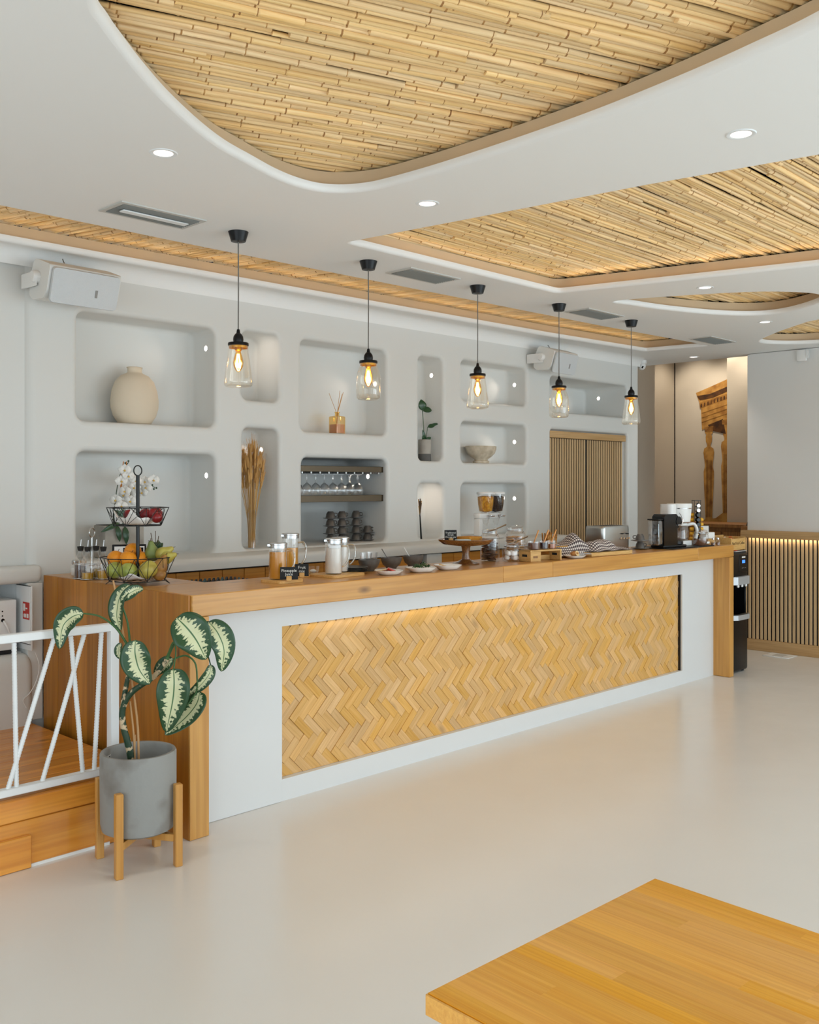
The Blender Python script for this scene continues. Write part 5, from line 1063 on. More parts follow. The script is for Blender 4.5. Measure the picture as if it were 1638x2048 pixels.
for (x, y, fill, sx_, lab) in ((3.745, 3.985, None, 0, 'grey stoneware bowl nearest the plate stack'), (3.945, 4.01, 'jam_red', 1, 'middle grey stoneware bowl holding red sauce and a spoon'), (4.145, 4.03, None, 2, 'grey stoneware bowl with a white-handled spoon')):
    t = thing('stoneware_bowl', lab, 'bowl', (x, y, TZ), 0, 'grey serving bowls')
    MB().lathe([(0.0, 0.006), (0.026, 0.006), (0.026, 0.0), (0.03, 0.0), (0.032, 0.008), (0.05, 0.024), (0.060, 0.05), (0.062, 0.064), (0.0595, 0.064), (0.057, 0.05), (0.045, 0.028), (0.0, 0.02)], 36).build('bowl', 'grey_stoneware', t)
    if fill: MB().lathe([(0.0, 0.05), (0.055, 0.047)], 28, cap1=False).build('filling', fill, t)
    if sx_:
        s_ = thing('serving_spoon', 'dark spoon standing in the middle grey bowl' if sx_ == 1 else 'white-handled spoon standing in the third grey bowl', 'spoon', (x, y, TZ + 0.03)); MB().tube([(0.0, 0, 0.004), (-0.03, 0.01, 0.04), (-0.062, 0.015, 0.085)], [0.0025, 0.0022, 0.003], 7).build('handle', 'dark_stoneware' if sx_ == 1 else 'white_plastic', s_); MB().sph((0.004, 0, 0.004), 0.012, (1, 0.7, 0.35), 10, 6).build('spoon_bowl', 'steel', s_)
def shallow(loc, rx, ry, h, label, rz=0):
    t = thing('white_dish', label, 'dish', loc, rz, 'small white dishes'); R = []
    for s_, z in ((0.55, 0.0), (0.66, 0.002), (0.85, h * 0.55), (1.0, h), (0.975, h + 0.001), (0.82, h * 0.55), (0.6, 0.006)): R.append([(p.x, p.y, z) for p in rrect(-rx * s_, rx * s_, -ry * s_, ry * s_, min(rx, ry) * s_ * 0.75, 6)])
    MB().rings(R, True, True, True).build('dish', 'white_ceramic', t, sharp=45); return t
d1 = (3.665, 3.745); d2 = (3.905, 3.735); d3 = (4.125, 3.735)
shallow((*d1, TZ), 0.075, 0.065, 0.024, 'white dish of sliced tomatoes and cheese at the counter edge', -0.4); shallow((*d2, TZ), 0.085, 0.065, 0.026, 'white dish heaped with green salad leaves', -0.4); shallow((*d3, TZ), 0.078, 0.065, 0.027, 'empty-looking white dish with a wooden spoon', -0.4)
mat('tomato', (214, 52, 26), 0.2, coat=0.4); mat('cheese', (236, 214, 170), 0.5); mat('salad', (44, 84, 36), 0.45)
for k, (dx, dy) in enumerate(((-0.005, 0.0), (0.018, 0.008), (0.0, -0.02))):
    t = thing('tomato_slice', 'red tomato slice lying on the white dish', 'tomato', (d1[0] + dx, d1[1] + dy, TZ + 0.012 + 0.007 * k), 0, 'tomato slices'); t.rotation_euler = (0.15 * k, 0.2, 0); MB().lathe([(0.0, 0), (0.022, 0.0), (0.024, 0.003), (0.022, 0.006), (0.0, 0.006)], 18).build('slice', 'tomato', t); MB().lathe([(0.0, 0.0064), (0.016, 0.0064)], 12, cap1=False).build('core', 'jam_red', t)
t = thing('cheese_slices', 'pale cheese slices beside the tomatoes', 'cheese', (d1[0] + 0.0, d1[1] + 0.035, TZ + 0.018)); MB().box(-0.045, 0.02, -0.012, 0.012, 0, 0.005, 0.001, 1).build('slice', 'cheese', t, (0, 0, 0)); MB().box(-0.02, 0.045, -0.012, 0.012, 0, 0.005, 0.001, 1).build('slice', 'cheese', t, (0, -0.01, 0.006), rz=0.3)
t = thing('salad_leaves', 'heap of dark green salad leaves on a white dish', 'salad', (*d2, TZ + 0.012)); q = random.Random(8)
for k in range(46):
    a, r_ = q.uniform(0, 6.28), 0.055 * math.sqrt(q.random()); z = 0.012 + 0.022 * (1 - r_ / 0.055) * q.random(); b_ = Vector((r_ * math.cos(a), 0.7 * r_ * math.sin(a), z)); an_ = q.uniform(0, 6.28); simple_leaf(t, b_, b_ + Vector((0.026 * math.cos(an_), 0.026 * math.sin(an_), q.uniform(0.0, 0.016))), 0.006, (0, -0.3, 1), 'salad', 0.2, 'leaf', 4, 2)
t = thing('wooden_spoon', 'thin wooden spoon lying across the white dish', 'spoon', (*d3, TZ + 0.0135)); MB().tube([(-0.05, 0.02, 0.018), (0.0, 0.0, 0.005), (0.035, -0.012, 0.004)], [0.003, 0.0025, 0.004], 7).build('handle', 'board', t); MB().sph((0.04, -0.014, 0.006), 0.012, (1.2, .8, .3), 10, 6).build('spoon_bowl', 'board', t)
# ---- cake stand
ck = thing('cake_stand', 'dark wooden pedestal cake stand beside the cookie jars', 'cake stand', (4.49, 3.915, TZ))
MB().lathe([(0.0, 0.0), (0.082, 0.0), (0.083, 0.006), (0.05, 0.016), (0.026, 0.03), (0.021, 0.06), (0.026, 0.10), (0.03, 0.112)], 36).build('foot', 'dark_acacia', ck); MB().lathe([(0.0, 0.112), (0.06, 0.112), (0.14, 0.122), (0.166, 0.142), (0.17, 0.152), (0.164, 0.153), (0.135, 0.134), (0.0, 0.130)], 48).build('plate', 'dark_acacia', ck)
mat('cake', (206, 142, 46), 0.8, bump=(50, 0.5)); mat('pale_blue', (206, 226, 232), 0.6)
t = thing('orange_cake', 'flat golden cake on the wooden stand', 'cake', (4.50, 3.905, TZ + 0.1305)); MB().box(-0.05, 0.07, -0.055, 0.055, 0, 0.036, 0.005, 2).build('slab', 'cake', t); MB().box(-0.045, 0.065, -0.05, 0.05, 0.0361, 0.0375).build('glaze', 'cake', t, sharp=0)
t = thing('folded_napkin', 'folded pale blue napkin at the left of the cake stand', 'napkin', (4.40, 3.86, TZ + 0.136), math.radians(-30)); MB().box(-0.045, 0.045, -0.03, 0.03, 0, 0.012, 0.004, 2).build('fold', 'pale_blue', t); MB().box(-0.042, 0.042, -0.028, 0.028, 0.0122, 0.020, 0.003, 2).build('fold', 'pale_blue', t)
chalk((4.385, 3.945, TZ + 0.136), math.radians(-38), 0.075, 0.068, 'Traditional\nGreek\nOrange pie', 0.0145, 'chalkboard sign on the cake stand')
t = thing('cake_server', 'steel cake server resting on the stand rim', 'cake server', (4.56, 3.80, TZ + 0.156)); t.rotation_euler = (0, 0.02, 0.2); MB().box(-0.09, 0.0, -0.006, 0.006, 0, 0.003, 0.001, 1).build('handle', 'steel', t); MB().prism([(0, -0.01), (0.07, -0.018), (0.09, 0), (0.07, 0.018), (0, 0.01)], 0.0005, 0.0025).build('blade', 'steel', t)
# ---- glass jars
mat('choc_cookie', (72, 44, 30), 0.8, bump=(60, 0.5)); mat('cookie', (206, 152, 84), 0.8, bump=(60, 0.5)); mat('meringue', (244, 240, 234), 0.8); mat('jam_dark', (40, 22, 34), 0.2, coat=.4); mat('honey', (170, 90, 30), 0.15, coat=.5); mat('choc_spread', (104, 62, 44), 0.4); mat('coffee', (120, 76, 48), 0.85)
def jar(loc, r, h, label, lid=True, spoon=None):
    t = thing('glass_jar', label, 'jar', loc, 0, 'glass jars on the counter')
    MB().lathe([(0.0, 0.003), (r - 0.006, 0.0), (r, 0.008), (r, h * 0.74), (r * 0.94, h * 0.80), (r * 0.78, h * 0.86), (r * 0.78, h * 0.95)], 28, cap1=False).build('glass', 'clear_glass', t)
    MB().ring((0, 0, h * 0.89), r * 0.80, 0.002, 'z', 28).build('clamp_wire', 'steel', t, sharp=60)
    if lid:
        MB().lathe([(0.0, 0.016), (r * 0.5, 0.014), (r * 0.8, 0.006), (r * 0.82, 0.0), (r * 0.76, -0.004), (0, -0.002)], 28).xf(Matrix.Translation((0, 0, h * 0.97)) @ Matrix.Rotation(-0.14, 4, 'X')).build('lid', 'clear_glass', t); MB().tube(arc([(0.0, -r * 0.82, h * .8), (0.0, -r * 1.05, h * .88), (0.0, -r * 0.86, h * .97)], 4), 0.0018, 6).build('clasp', 'steel', t)
    return t
def biscuits(t, r, h, material, n, seed):
    q = random.Random(seed); me = MB().lathe([(0.0, 0), (0.017, 0.0), (0.019, 0.003), (0.017, 0.007), (0.0, 0.008)], 14).mesh('biscuit', material, 50); out = []
    lp = t.location
    return me
J1 = (4.79, 3.975); J2 = (5.12, 4.03); J3 = (4.865, 3.86); J4 = (5.035, 3.915)
jar((*J1, TZ), 0.062, 0.20, 'tall glass jar of dark chocolate cookies'); jar((*J2, TZ), 0.068, 0.205, 'tall glass jar of pale round cookies behind'); jar((*J3, TZ), 0.058, 0.105, 'low glass jar of white meringues in front'); jar((*J4, TZ), 0.045, 0.10, 'low glass jar of dark cookies beside the wooden crate')
def fill(cx, cy, r, zs, me, nper, name, label, cat, grp, seed, flat=True):
    q = random.Random(seed)
    for z in zs:
        for k in range(nper):
            a = 2 * pi * k / nper + q.random(); t = thing(name, label, cat, (cx + r * math.cos(a), cy + r * math.sin(a), TZ + z), 0, grp); t.rotation_euler = (q.uniform(-.15, .15), q.uniform(-.15, .15), q.random()) if flat else (q.random() * 3, q.random() * 3, 0)
            for nm, mm in me: inst(nm, mm, t)
def biscuit(material, r=0.024): return [('biscuit', MB().lathe([(0.0, 0), (r * .9, 0.0), (r, 0.003), (r * .9, 0.008), (0.0, 0.009)], 14).mesh('biscuit', material, 50)), ('crust', MB().lathe([(0.0, 0.0095), (r * .55, 0.0095), (r * .7, 0.0075)], 10, cap1=False).mesh('crust', material, 50))]
fill(*J1, 0.029, [0.006 + 0.0115 * k for k in range(11)], biscuit('choc_cookie', 0.0265), 3, 'chocolate_cookie', 'dark chocolate cookie inside the tall jar', 'cookie', 'chocolate cookies in the tall jar', 1)
fill(*J2, 0.033, [0.006 + 0.0125 * k for k in range(11)], biscuit('cookie', 0.0285), 3, 'butter_cookie', 'pale round cookie inside the rear tall jar', 'cookie', 'pale cookies in the tall jar', 2)
fill(*J3, 0.032, [0.022, 0.05], [('meringue', MB().lathe([(0.0, -0.014), (0.014, -0.012), (0.018, 0.0), (0.012, 0.01), (0.005, 0.016), (0, 0.018)], 12).mesh('meringue', 'meringue', 60))], 5, 'meringue', 'white meringue inside the low jar', 'meringue', 'meringues in the low jar', 3)
fill(*J4, 0.02, [0.006 + 0.012 * k for k in range(5)], biscuit('choc_cookie', 0.019), 3, 'small_cookie', 'small dark cookie in the low jar by the crate', 'cookie', 'small cookies in the low jar', 4)
for (x, y, z, ang, lab) in ((J1[0] + 0.03, J1[1] - 0.02, 0.186, 0.4, 'steel tongs resting on the chocolate cookie jar'), (J3[0] + 0.03, J3[1] - 0.02, 0.112, 0.5, 'steel tongs resting on the meringue jar')):
    t = thing('tongs', lab, 'tongs', (x, y, TZ + z), math.radians(-40)); m1 = MB().tube([(-0.05, 0.003, -0.005), (0.02, 0.005, 0.02), (0.07, 0.002, 0.042)], [0.004, 0.003, 0.004], 6).build('arm', 'steel', t); MB().tube([(-0.05, -0.005, 0.0), (0.02, -0.006, 0.024), (0.07, -0.002, 0.045)], [0.004, 0.003, 0.004], 6).build('arm', 'steel', t)
# ---- wooden crate with jam pots
cz = thing('jam_crate', 'small open wooden crate stand carrying three jam pots', 'crate', (5.03, 3.755, TZ), math.radians(-8))
MB().box(-0.14, 0.14, -0.05, 0.05, 0.062, 0.072, 0.002, 1).build('shelf', 'board', cz)
for x in (-0.14, 0.128):
    s_ = MB().box(0, 0.012, -0.052, 0.052, 0, 0.072, 0.002, 1).build('side', 'board', cz, (x, 0, 0)); MB().box(-0.0006, -0.0001, -0.022, 0.022, 0.03, 0.045).build('handle_slot', 'matte_black', s_, sharp=0)
MB().box(-0.128, 0.128, 0.042, 0.05, 0.0, 0.03, 0.001, 1).build('back_rail', 'board', cz)
MB().box(-0.14, -0.05, -0.054, -0.0505, 0.0, 0.062, 0.001, 1).build('front_panel', 'board', cz); MB().box(-0.118, -0.078, -0.0548, -0.0541, 0.022, 0.036).build('stamp', 'brown_oak', cz, sharp=0)
for k, (x, mt_, lab) in enumerate(((-0.06, 'choc_spread', 'pot of brown chocolate spread, left on the crate'), (0.03, 'jam_dark', 'pot of dark berry jam, middle of the crate'), (0.10, 'honey', 'pot of amber honey, right on the crate'))):
    p = Matrix.Translation(cz.location) @ Matrix.Rotation(math.radians(-8), 4, 'Z') @ Vector((x, 0, 0.0725)); r_ = 0.036 if k == 0 else 0.028
    t = thing('jam_pot', lab, 'jam pot', p, 0, 'jam pots on the crate'); MB().lathe([(0.0, 0.002), (r_, 0.0), (r_ + .002, 0.004), (r_ + .002, 0.052)], 22, cap1=False).build('glass', 'clear_glass', t); MB().lathe([(0.0, 0.003), (r_ - .001, 0.003), (r_ - .001, 0.042 if k < 2 else 0.03), (0, 0.042 if k < 2 else 0.03)], 22).build('filling', mt_, t)
    s_ = thing('wooden_spreader', ['wooden spreader standing in the chocolate pot', 'wooden spreader standing in the berry jam pot', 'wooden spreader standing in the honey pot'][k], 'spreader', p + Vector((0, 0, 0.04))); MB().tube([(0.0, 0, 0), (0.035, -0.012, 0.082)], [0.004, 0.005], 8).build('handle', 'pine', s_); MB().sph((0.0, 0, 0.004), 0.006, (1, 1, .6), 8, 5).build('spoon_bowl', 'pine', s_)
# ---- bread-stick basket with chequered cloth
def gingham():
    m = bpy.data.materials.new('gingham'); m.use_nodes = True; nt = m.node_tree; p_ = nt.nodes['Principled BSDF']; L = nt.links.new; N = nt.nodes.new
    uv = N('ShaderNodeUVMap'); sx = N('ShaderNodeSeparateXYZ'); L(uv.outputs[0], sx.inputs[0]); outs = []
    for k in (0, 1):
        a = N('ShaderNodeMath'); a.operation = 'FRACT'; L(sx.outputs[k], a.inputs[0]); b = N('ShaderNodeMath'); b.operation = 'GREATER_THAN'; b.inputs[1].default_value = 0.5; L(a.outputs[0], b.inputs[0]); outs.append(b)
    ad = N('ShaderNodeMath'); L(outs[0].outputs[0], ad.inputs[0]); L(outs[1].outputs[0], ad.inputs[1]); hf = N('ShaderNodeMath'); hf.operation = 'MULTIPLY'; hf.inputs[1].default_value = 0.5; L(ad.outputs[0], hf.inputs[0])
    r = N('ShaderNodeValToRGB'); r.color_ramp.interpolation = 'CONSTANT'; e = r.color_ramp.elements; e[0].color = lin((236, 230, 222)); e[1].position = 0.9; e[1].color = lin((50, 40, 44)); x = e.new(0.4); x.color = lin((140, 126, 124))
    L(hf.outputs[0], r.inputs[0]); L(r.outputs[0], p_.inputs['Base Color']); p_.inputs['Roughness'].default_value = 0.85; M['gingham'] = m
gingham()
def cloth(name, label, loc, rz, L, W, hfun, cell=0.017, n=40, m_=28):
    o_ = MB(); uv = []
    for i in range(n + 1):
        for j in range(m_ + 1):
            x, y = -L / 2 + L * i / n, -W / 2 + W * j / m_; dx, dy, z = hfun(x, y); o_.v.append((x + dx, y + dy, z)); uv.append((x / cell + 50, y / cell + 50))
    for i in range(n):
        for j in range(m_): a = i * (m_ + 1) + j; o_.f.append((a, a + m_ + 1, a + m_ + 2, a + 1))
    o_.uv = uv; ob = o_.build(name, 'gingham', None, loc, rz, sharp=180); md = ob.modifiers.new('t', 'SOLIDIFY'); md.thickness = 0.0015; tag(ob, label, 'cloth'); return ob
mat('wicker', (190, 140, 66), 0.7, bump=(90, 0.6)); mat('breadstick', (204, 154, 82), 0.8, bump=(80, .5), var=(40, (160, 104, 44), .45, .6))
wb_ = thing('wicker_basket', 'small wicker basket of breadsticks lined with chequered cloth', 'basket', (5.40, 3.90, TZ), math.radians(-10))
nW = 7
for k in range(nW):
    z = 0.006 + k * 0.0105; s_ = 0.9 + 0.1 * k / nW; MB().loop([(p.x, p.y, z + 0.002 * math.sin(i * 1.9)) for i, p in enumerate(rrect(-0.12 * s_, 0.12 * s_, -0.075 * s_, 0.075 * s_, 0.03, 5))], 0.0062, 6).build('weave_ring', 'wicker', wb_, sharp=60)
MB().box(-0.105, 0.105, -0.06, 0.06, 0.001, 0.006).build('base', 'wicker', wb_, sharp=0)
q = random.Random(12)
for k in range(20):
    p = Matrix.Translation(wb_.location) @ Matrix.Rotation(math.radians(-10), 4, 'Z') @ Vector((q.uniform(-0.07, -0.01), q.uniform(-0.035, 0.04), 0.012)); t = thing('breadstick', 'thin golden breadstick poking out of the wicker basket', 'breadstick', p, 0, 'breadsticks in the basket'); h = q.uniform(0.13, 0.16); dx = q.uniform(-0.055, 0.0); MB().tube(arc([(0, 0, 0), (dx * .5, 0.0, h * .5), (dx, -0.01, h)], 3), [0.0045, 0.005, 0.0055, 0.005, 0.005, 0.0055, 0.004], 7).build('crumb', 'breadstick', t); MB().sph((dx, -0.01, h), 0.0055, n=8, m=5).build('tip', 'breadstick', t)
cloth('chequered_cloth', 'black and white chequered cloth draped over the wicker basket', (5.46, 3.865, TZ), math.radians(-14), 0.30, 0.27, lambda x, y: (0, -0.0 if y > -0.05 else 0.02 * (-0.05 - y) / 0.085, max(0.012 if y < -0.08 else 0.0, 0.088 + 0.018 * math.sin(x * 26) * math.cos(y * 18) - (max(0, -y - 0.05) * 1.15) + 0.055 * math.exp(-((x - 0.085) / 0.05) ** 2 - ((y - 0.03) / 0.07) ** 2))))
# plate with bread and tongs
dd = (5.355, 3.715); shallow((*dd, TZ), 0.07, 0.055, 0.018, 'small white plate with a brown roll and tongs', -0.3); mat('bread', (176, 116, 56), 0.7, bump=(40, .3)); mat('crumb', (226, 196, 144), 0.9)
t = thing('bread_roll', 'brown bread slice on the small white plate', 'bread', (dd[0] - 0.005, dd[1] + 0.0, TZ + 0.012)); MB().sph((0, 0, 0.018), 0.03, (1.3, 0.8, 0.6), 16, 8).build('crust', 'bread', t); MB().lathe([(0, 0.0), (0.02, 0.0)], 12, cap1=False).xf(Matrix.Translation((0.0, -0.022, 0.02)) @ Matrix.Rotation(1.2, 4, 'X')).build('crumb', 'crumb', t)
t = thing('bread_tongs', 'steel tongs lying over the small white plate', 'tongs', (dd[0] + 0.05, dd[1] - 0.01, TZ + 0.022), math.radians(-12)); MB().box(-0.06, 0.09, -0.012, -0.002, 0, 0.003, 0.001, 1).build('arm', 'steel', t); MB().box(-0.06, 0.09, 0.002, 0.012, 0.004, 0.007, 0.001, 1).build('arm', 'steel', t)
# cutting board with a cloth-covered loaf
cb = thing('cutting_board', 'thick beech cutting board under a chequered cloth', 'cutting board', (5.755, 3.775, TZ), math.radians(-3)); MB().box(-0.235, 0.235, -0.095, 0.095, 0, 0.028, 0.003, 1).build('board', 'board', cb); MB().box(-0.225, 0.225, -0.085, 0.085, 0.0281, 0.0285).build('top_face', 'board', cb, sharp=0)
bl = thing('bread_loaf', 'loaf of bread hidden under the chequered cloth', 'bread', (5.75, 3.79, TZ + 0.0287)); MB().sph((0, 0, 0.026), 0.06, (2.2, 0.95, 0.45), 24, 10).build('crust', 'bread', bl); MB().sph((0, 0, 0.034), 0.045, (2.2, 0.7, 0.42), 16, 8).build('score', 'crumb', bl)
cloth('chequered_cloth', 'black and white chequered cloth over the cutting board', (5.75, 3.785, TZ), math.radians(-4), 0.44, 0.22, lambda x, y: (0, 0, 0.033 + 0.06 * math.exp(-((x + 0.02) / 0.13) ** 4 - (y / 0.075) ** 4) + 0.007 * (1 + math.sin(x * 38 + y * 20)) * math.exp(-(y / .12) ** 2)))
# ---- toaster
ts = thing('toaster', 'wide brushed steel toaster behind the chequered cloths', 'toaster', (6.18, 4.0, TZ), math.radians(-4)); hx, hy = 0.165, 0.085
R = [[(p.x, p.y, z) for p in rrect(-hx * s_, hx * s_, -hy * s_, hy * s_, 0.03 * s_, 5)] for s_, z in ((0.97, 0.006), (1.0, 0.012), (1.0, 0.165), (0.985, 0.178), (0.95, 0.183))]; MB().rings(R, True, True, True).build('shell', 'brushed_steel', ts, sharp=50)
for k in (-1, 1): MB().box(-0.12, 0.12, k * 0.035 - 0.014, k * 0.035 + 0.014, 0.1832, 0.1842).build('slot', 'matte_black', ts, sharp=0)
for k, x in enumerate((0.04, 0.075, 0.11, 0.138)): MB().lathe([(0.0, 0.01), (0.0075, 0.01), (0.009, 0.0)], 14).xf(Matrix.Translation((x, -hy - 0.0005, 0.09)) @ Matrix.Rotation(pi / 2, 4, 'X')).build('knob', 'chrome', ts)
for x in (0.06, 0.12): MB().box(x - 0.012, x + 0.012, -hy - 0.014, -hy - 0.0004, 0.12, 0.128, 0.003, 1).build('lever', 'black', ts)
for x in (-0.13, 0.13): MB().box(x - 0.02, x + 0.02, -0.06, 0.06, 0, 0.006).build('foot', 'black', ts, sharp=0)
# ---- cups and saucers by the machine
for k in range(2): 
    dup(sau, (6.47, 3.90, TZ + 0.0005 + 0.058 * k), 0, ['grey saucer under the cup beside the black machine', 'grey saucer balanced on the lower cup beside the machine'][k], 'saucers by the coffee machine').scale = (1.25, 1.25, 1.0)
    dup(cup, (6.47, 3.90, TZ + 0.0095 + 0.058 * k), -0.5 if k == 0 else 2.0, ['lower grey cup beside the black machine', 'upper grey cup stacked beside the black machine'][k], 'cups by the coffee machine')
# ---- espresso machine
tm = thing('bar_mat', 'black rubber mat under the coffee machines', 'mat', (6.93, 3.80, TZ)); MB().box(-0.36, 0.30, -0.115, 0.20, 0, 0.006, 0.002, 1).build('mat', 'matte_black', tm); MB().box(-0.34, 0.28, -0.10, 0.18, 0.0061, 0.0072).build('ribbed_face', 'black', tm, sharp=0)
MZ = TZ + 0.0075
ep = thing('espresso_machine', 'glossy black capsule espresso machine with chrome lever', 'coffee machine', (6.66, 3.80, MZ), math.radians(-6))
pr = [(p.x, p.y) for p in rounded([(-0.085, 0.0), (0.085, 0.0), (0.085, 0.15), (0.105, 0.15), (0.105, 0.225), (0.07, 0.255), (-0.06, 0.255), (-0.085, 0.235)], 0.018, 4)]; MB().prism(pr, -0.055, 0.055, 'y').build('body', 'gloss_black', ep, sharp=35)
MB().box(-0.10, 0.20, -0.06, 0.06, 0, 0.02, 0.008, 2).build('base', 'black', ep); MB().lathe([(0.0, 0.0), (0.048, 0.0), (0.052, 0.004), (0.052, 0.022), (0.048, 0.026), (0, 0.026)], 28, (0.145, 0, 0.02)).build('drip_tray', 'black', ep)
MB().lathe([(0.0, 0.058), (0.036, 0.058), (0.038, -0.058), (0.0, -0.058)], 24).xf(Matrix.Translation((0.10, 0, 0.20)) @ Matrix.Rotation(pi / 2, 4, 'X')).build('head', 'gloss_black', ep, sharp=35)
MB().tube(arc([(0.08, -0.06, 0.17), (0.125, -0.062, 0.175), (0.14, -0.062, 0.205), (0.125, -0.062, 0.24), (0.10, -0.06, 0.262)], 4), 0.005, 8).build('lever', 'chrome', ep); MB().tube([(0.12, 0, 0.185), (0.13, 0, 0.15)], [0.012, 0.008], 10).build('spout', 'black', ep); MB().box(0.095, 0.16, -0.02, 0.02, 0.075, 0.08, 0.002, 1).build('cup_shelf', 'chrome', ep)
MB().box(-0.15, -0.09, -0.05, 0.05, 0.021, 0.21, 0.012, 2).build('water_tank', 'clear_glass', ep); MB().box(-0.152, -0.088, -0.052, 0.052, 0.2105, 0.22, 0.003, 1).build('tank_lid', 'black', ep); MB().box(-0.146, -0.094, -0.046, 0.046, 0.024, 0.10, 0.008, 1).build('water', 'clear_glass', ep)
# ---- drip coffee maker
dc = thing('drip_coffee_maker', 'white drip coffee maker with glass carafe behind the black machine', 'coffee maker', (7.06, 3.90, MZ), math.radians(-8))
MB().prism([(p.x, p.y) for p in rrect(-0.15, 0.085, -0.085, 0.085, 0.05, 6)], 0, 0.035).build('base', 'white_plastic', dc); MB().lathe([(0.078, 0.18), (0.085, 0.185), (0.098, 0.32), (0.096, 0.328), (0.0, 0.33)], 36).build('filter_holder', 'white_plastic', dc); MB().lathe([(0.0965, 0.288), (0.0975, 0.294)], 36, cap0=False, cap1=False).xf(Matrix.Diagonal((1.012, 1.012, 1, 1))).build('chrome_band', 'chrome', dc)
MB().prism([(p.x, p.y) for p in rrect(-0.19, -0.095, -0.06, 0.06, 0.04, 6)], 0.0, 0.325).build('tank_tower', 'white_plastic', dc)
MB().lathe([(0.0, 0.038), (0.058, 0.037), (0.07, 0.05), (0.072, 0.10), (0.066, 0.145), (0.062, 0.155)], 32, cap1=False).build('carafe', 'clear_glass', dc); MB().lathe([(0.0, 0.039), (0.06, 0.041), (0.067, 0.055), (0.0, 0.055)], 28).build('coffee', 'vinegar', dc); MB().lathe([(0.064, 0.153), (0.067, 0.158), (0.06, 0.172), (0, 0.174)], 32).build('carafe_lid', 'white_plastic', dc)
MB().tube(arc([(0.05, -0.04, 0.158), (0.085, -0.075, 0.165), (0.105, -0.09, 0.12), (0.10, -0.085, 0.05)], 5), 0.0125, 10).build('carafe_handle', 'white_plastic', dc)
# ---- capsule tower
mat('gold_capsule', (232, 174, 50), 0.35, 0.3)
ctw = thing('capsule_tower', 'black wire tower of coffee capsules', 'capsule holder', (7.375, 3.92, TZ), math.radians(-42))
for x in (-0.026, 0.026):
    for y in (-0.026, 0.026): MB().tube([(x, y, 0), (x, y, 0.355)], 0.0025, 6).build('upright', 'black', ctw, sharp=60)
MB().box(-0.03, 0.03, -0.03, 0.03, 0.353, 0.358).build('top_plate', 'black', ctw, sharp=0); MB().lathe([(0, 0), (0.05, 0), (0.05, 0.006), (0, 0.008)], 24).build('foot', 'black', ctw)
capb = MB().lathe([(0.0, 0.0), (0.014, 0.0), (0.0185, 0.026), (0.021, 0.028), (0.021, 0.03), (0.0, 0.031)], 14); mG = capb.mesh('capsule', 'gold_capsule', 50); mB_ = capb.mesh('capsule', 'gloss_black', 50); mS = capb.mesh('capsule', 'steel', 50)
rimm = MB().lathe([(0.0, 0.0314), (0.018, 0.0314)], 12, cap1=False).mesh('foil', 'steel', 0)
MC = Matrix.Translation(ctw.location) @ Matrix.Rotation(math.radians(-42), 4, 'Z')
for k in range(8):
    z = 0.045 + k * 0.0385
    for (off, rt_, me, wd) in (((-0.055, 0, z), (0, pi / 2, 0), mG, 'left'), ((0.055, 0, z), (0, -pi / 2, 0), mG, 'right'), ((0, -0.055, z), (-pi / 2, 0, 0), mB_ if k < 6 else mS, 'front')):
        if (wd == 'right' and k > 4) or (wd == 'left' and k > 5): continue
        o_ = thing('coffee_capsule', '%s coffee capsule %s the tower, %s from the bottom' % ('golden' if wd != 'front' else 'black' if k < 6 else 'silver', 'on the %s side of' % wd if wd != 'front' else 'in the front column of', ORD[k]), 'capsule', MC @ Vector(off), 0, 'capsules in the wire tower, ' + (wd if k < 6 or wd != 'front' else 'silver')); sgn = {'left': (0, pi / 2, math.radians(-42)), 'right': (0, -pi / 2, math.radians(-42)), 'front': (-pi / 2, 0, math.radians(-42))}[wd]; o_.rotation_euler = sgn; inst('cup', me, o_); inst('foil', rimm, o_)
# ---- coffee jar, sugar box, shakers, framed card
def zj(t, *a): return t
J5 = (7.155, 3.765); t = jar((*J5, TZ), 0.062, 0.115, 'low glass jar half full of ground coffee'); MB().lathe([(0.0, 0.005), (0.054, 0.006), (0.057, 0.05), (0.0, 0.056)], 24).build('coffee', 'coffee', t); MB().box(-0.025, 0.02, -0.0655, -0.064, 0.02, 0.036).build('label', 'paper', t, (0, 0, 0), sharp=0)
t = thing('sugar_box', 'white and tan paper sugar box near the counter end', 'box', (7.335, 3.80, TZ), math.radians(-14)); m = MB(); m.box(-0.05, 0.05, -0.03, 0.03, 0, 0.05); m.build('lower_half', 'board', t, sharp=0); MB().box(-0.0505, 0.0505, -0.0305, 0.0305, 0.0505, 0.10, 0.002, 1).build('upper_half', 'paper', t, sharp=0)
for k, (x, y, lab) in enumerate(((7.265, 3.715, 'tiny glass spice shaker, left of two at the counter end'), (7.325, 3.705, 'tiny glass spice shaker, right of two at the counter end'))):
    t = thing('spice_shaker', lab, 'shaker', (x, y, TZ), 0, 'tiny shakers'); MB().lathe([(0, 0.002), (0.017, 0.0), (0.018, 0.03), (0.009, 0.045)], 16, cap1=False).build('glass', 'clear_glass', t); MB().lathe([(0, 0.004), (0.0155, 0.004), (0.0155, 0.022), (0, 0.022)], 16).build('spice', 'coffee', t); MB().lathe([(0.009, 0.045), (0.011, 0.047), (0.011, 0.058), (0, 0.062)], 14).build('cap', 'steel', t)
t = thing('card_holder', 'white card in a black table stand near the capsule tower', 'card holder', (7.452, 3.90, TZ), math.radians(-50)); MB().box(-0.055, 0.055, 0, 0.008, 0, 0.15, 0.002, 1).build('stand', 'black', t, rot=(-0.12, 0, 0)); MB().box(-0.052, 0.048, -0.0015, -0.0004, 0.006, 0.146).build('card', 'paper', t, rot=(-0.12, 0, 0), sharp=0)
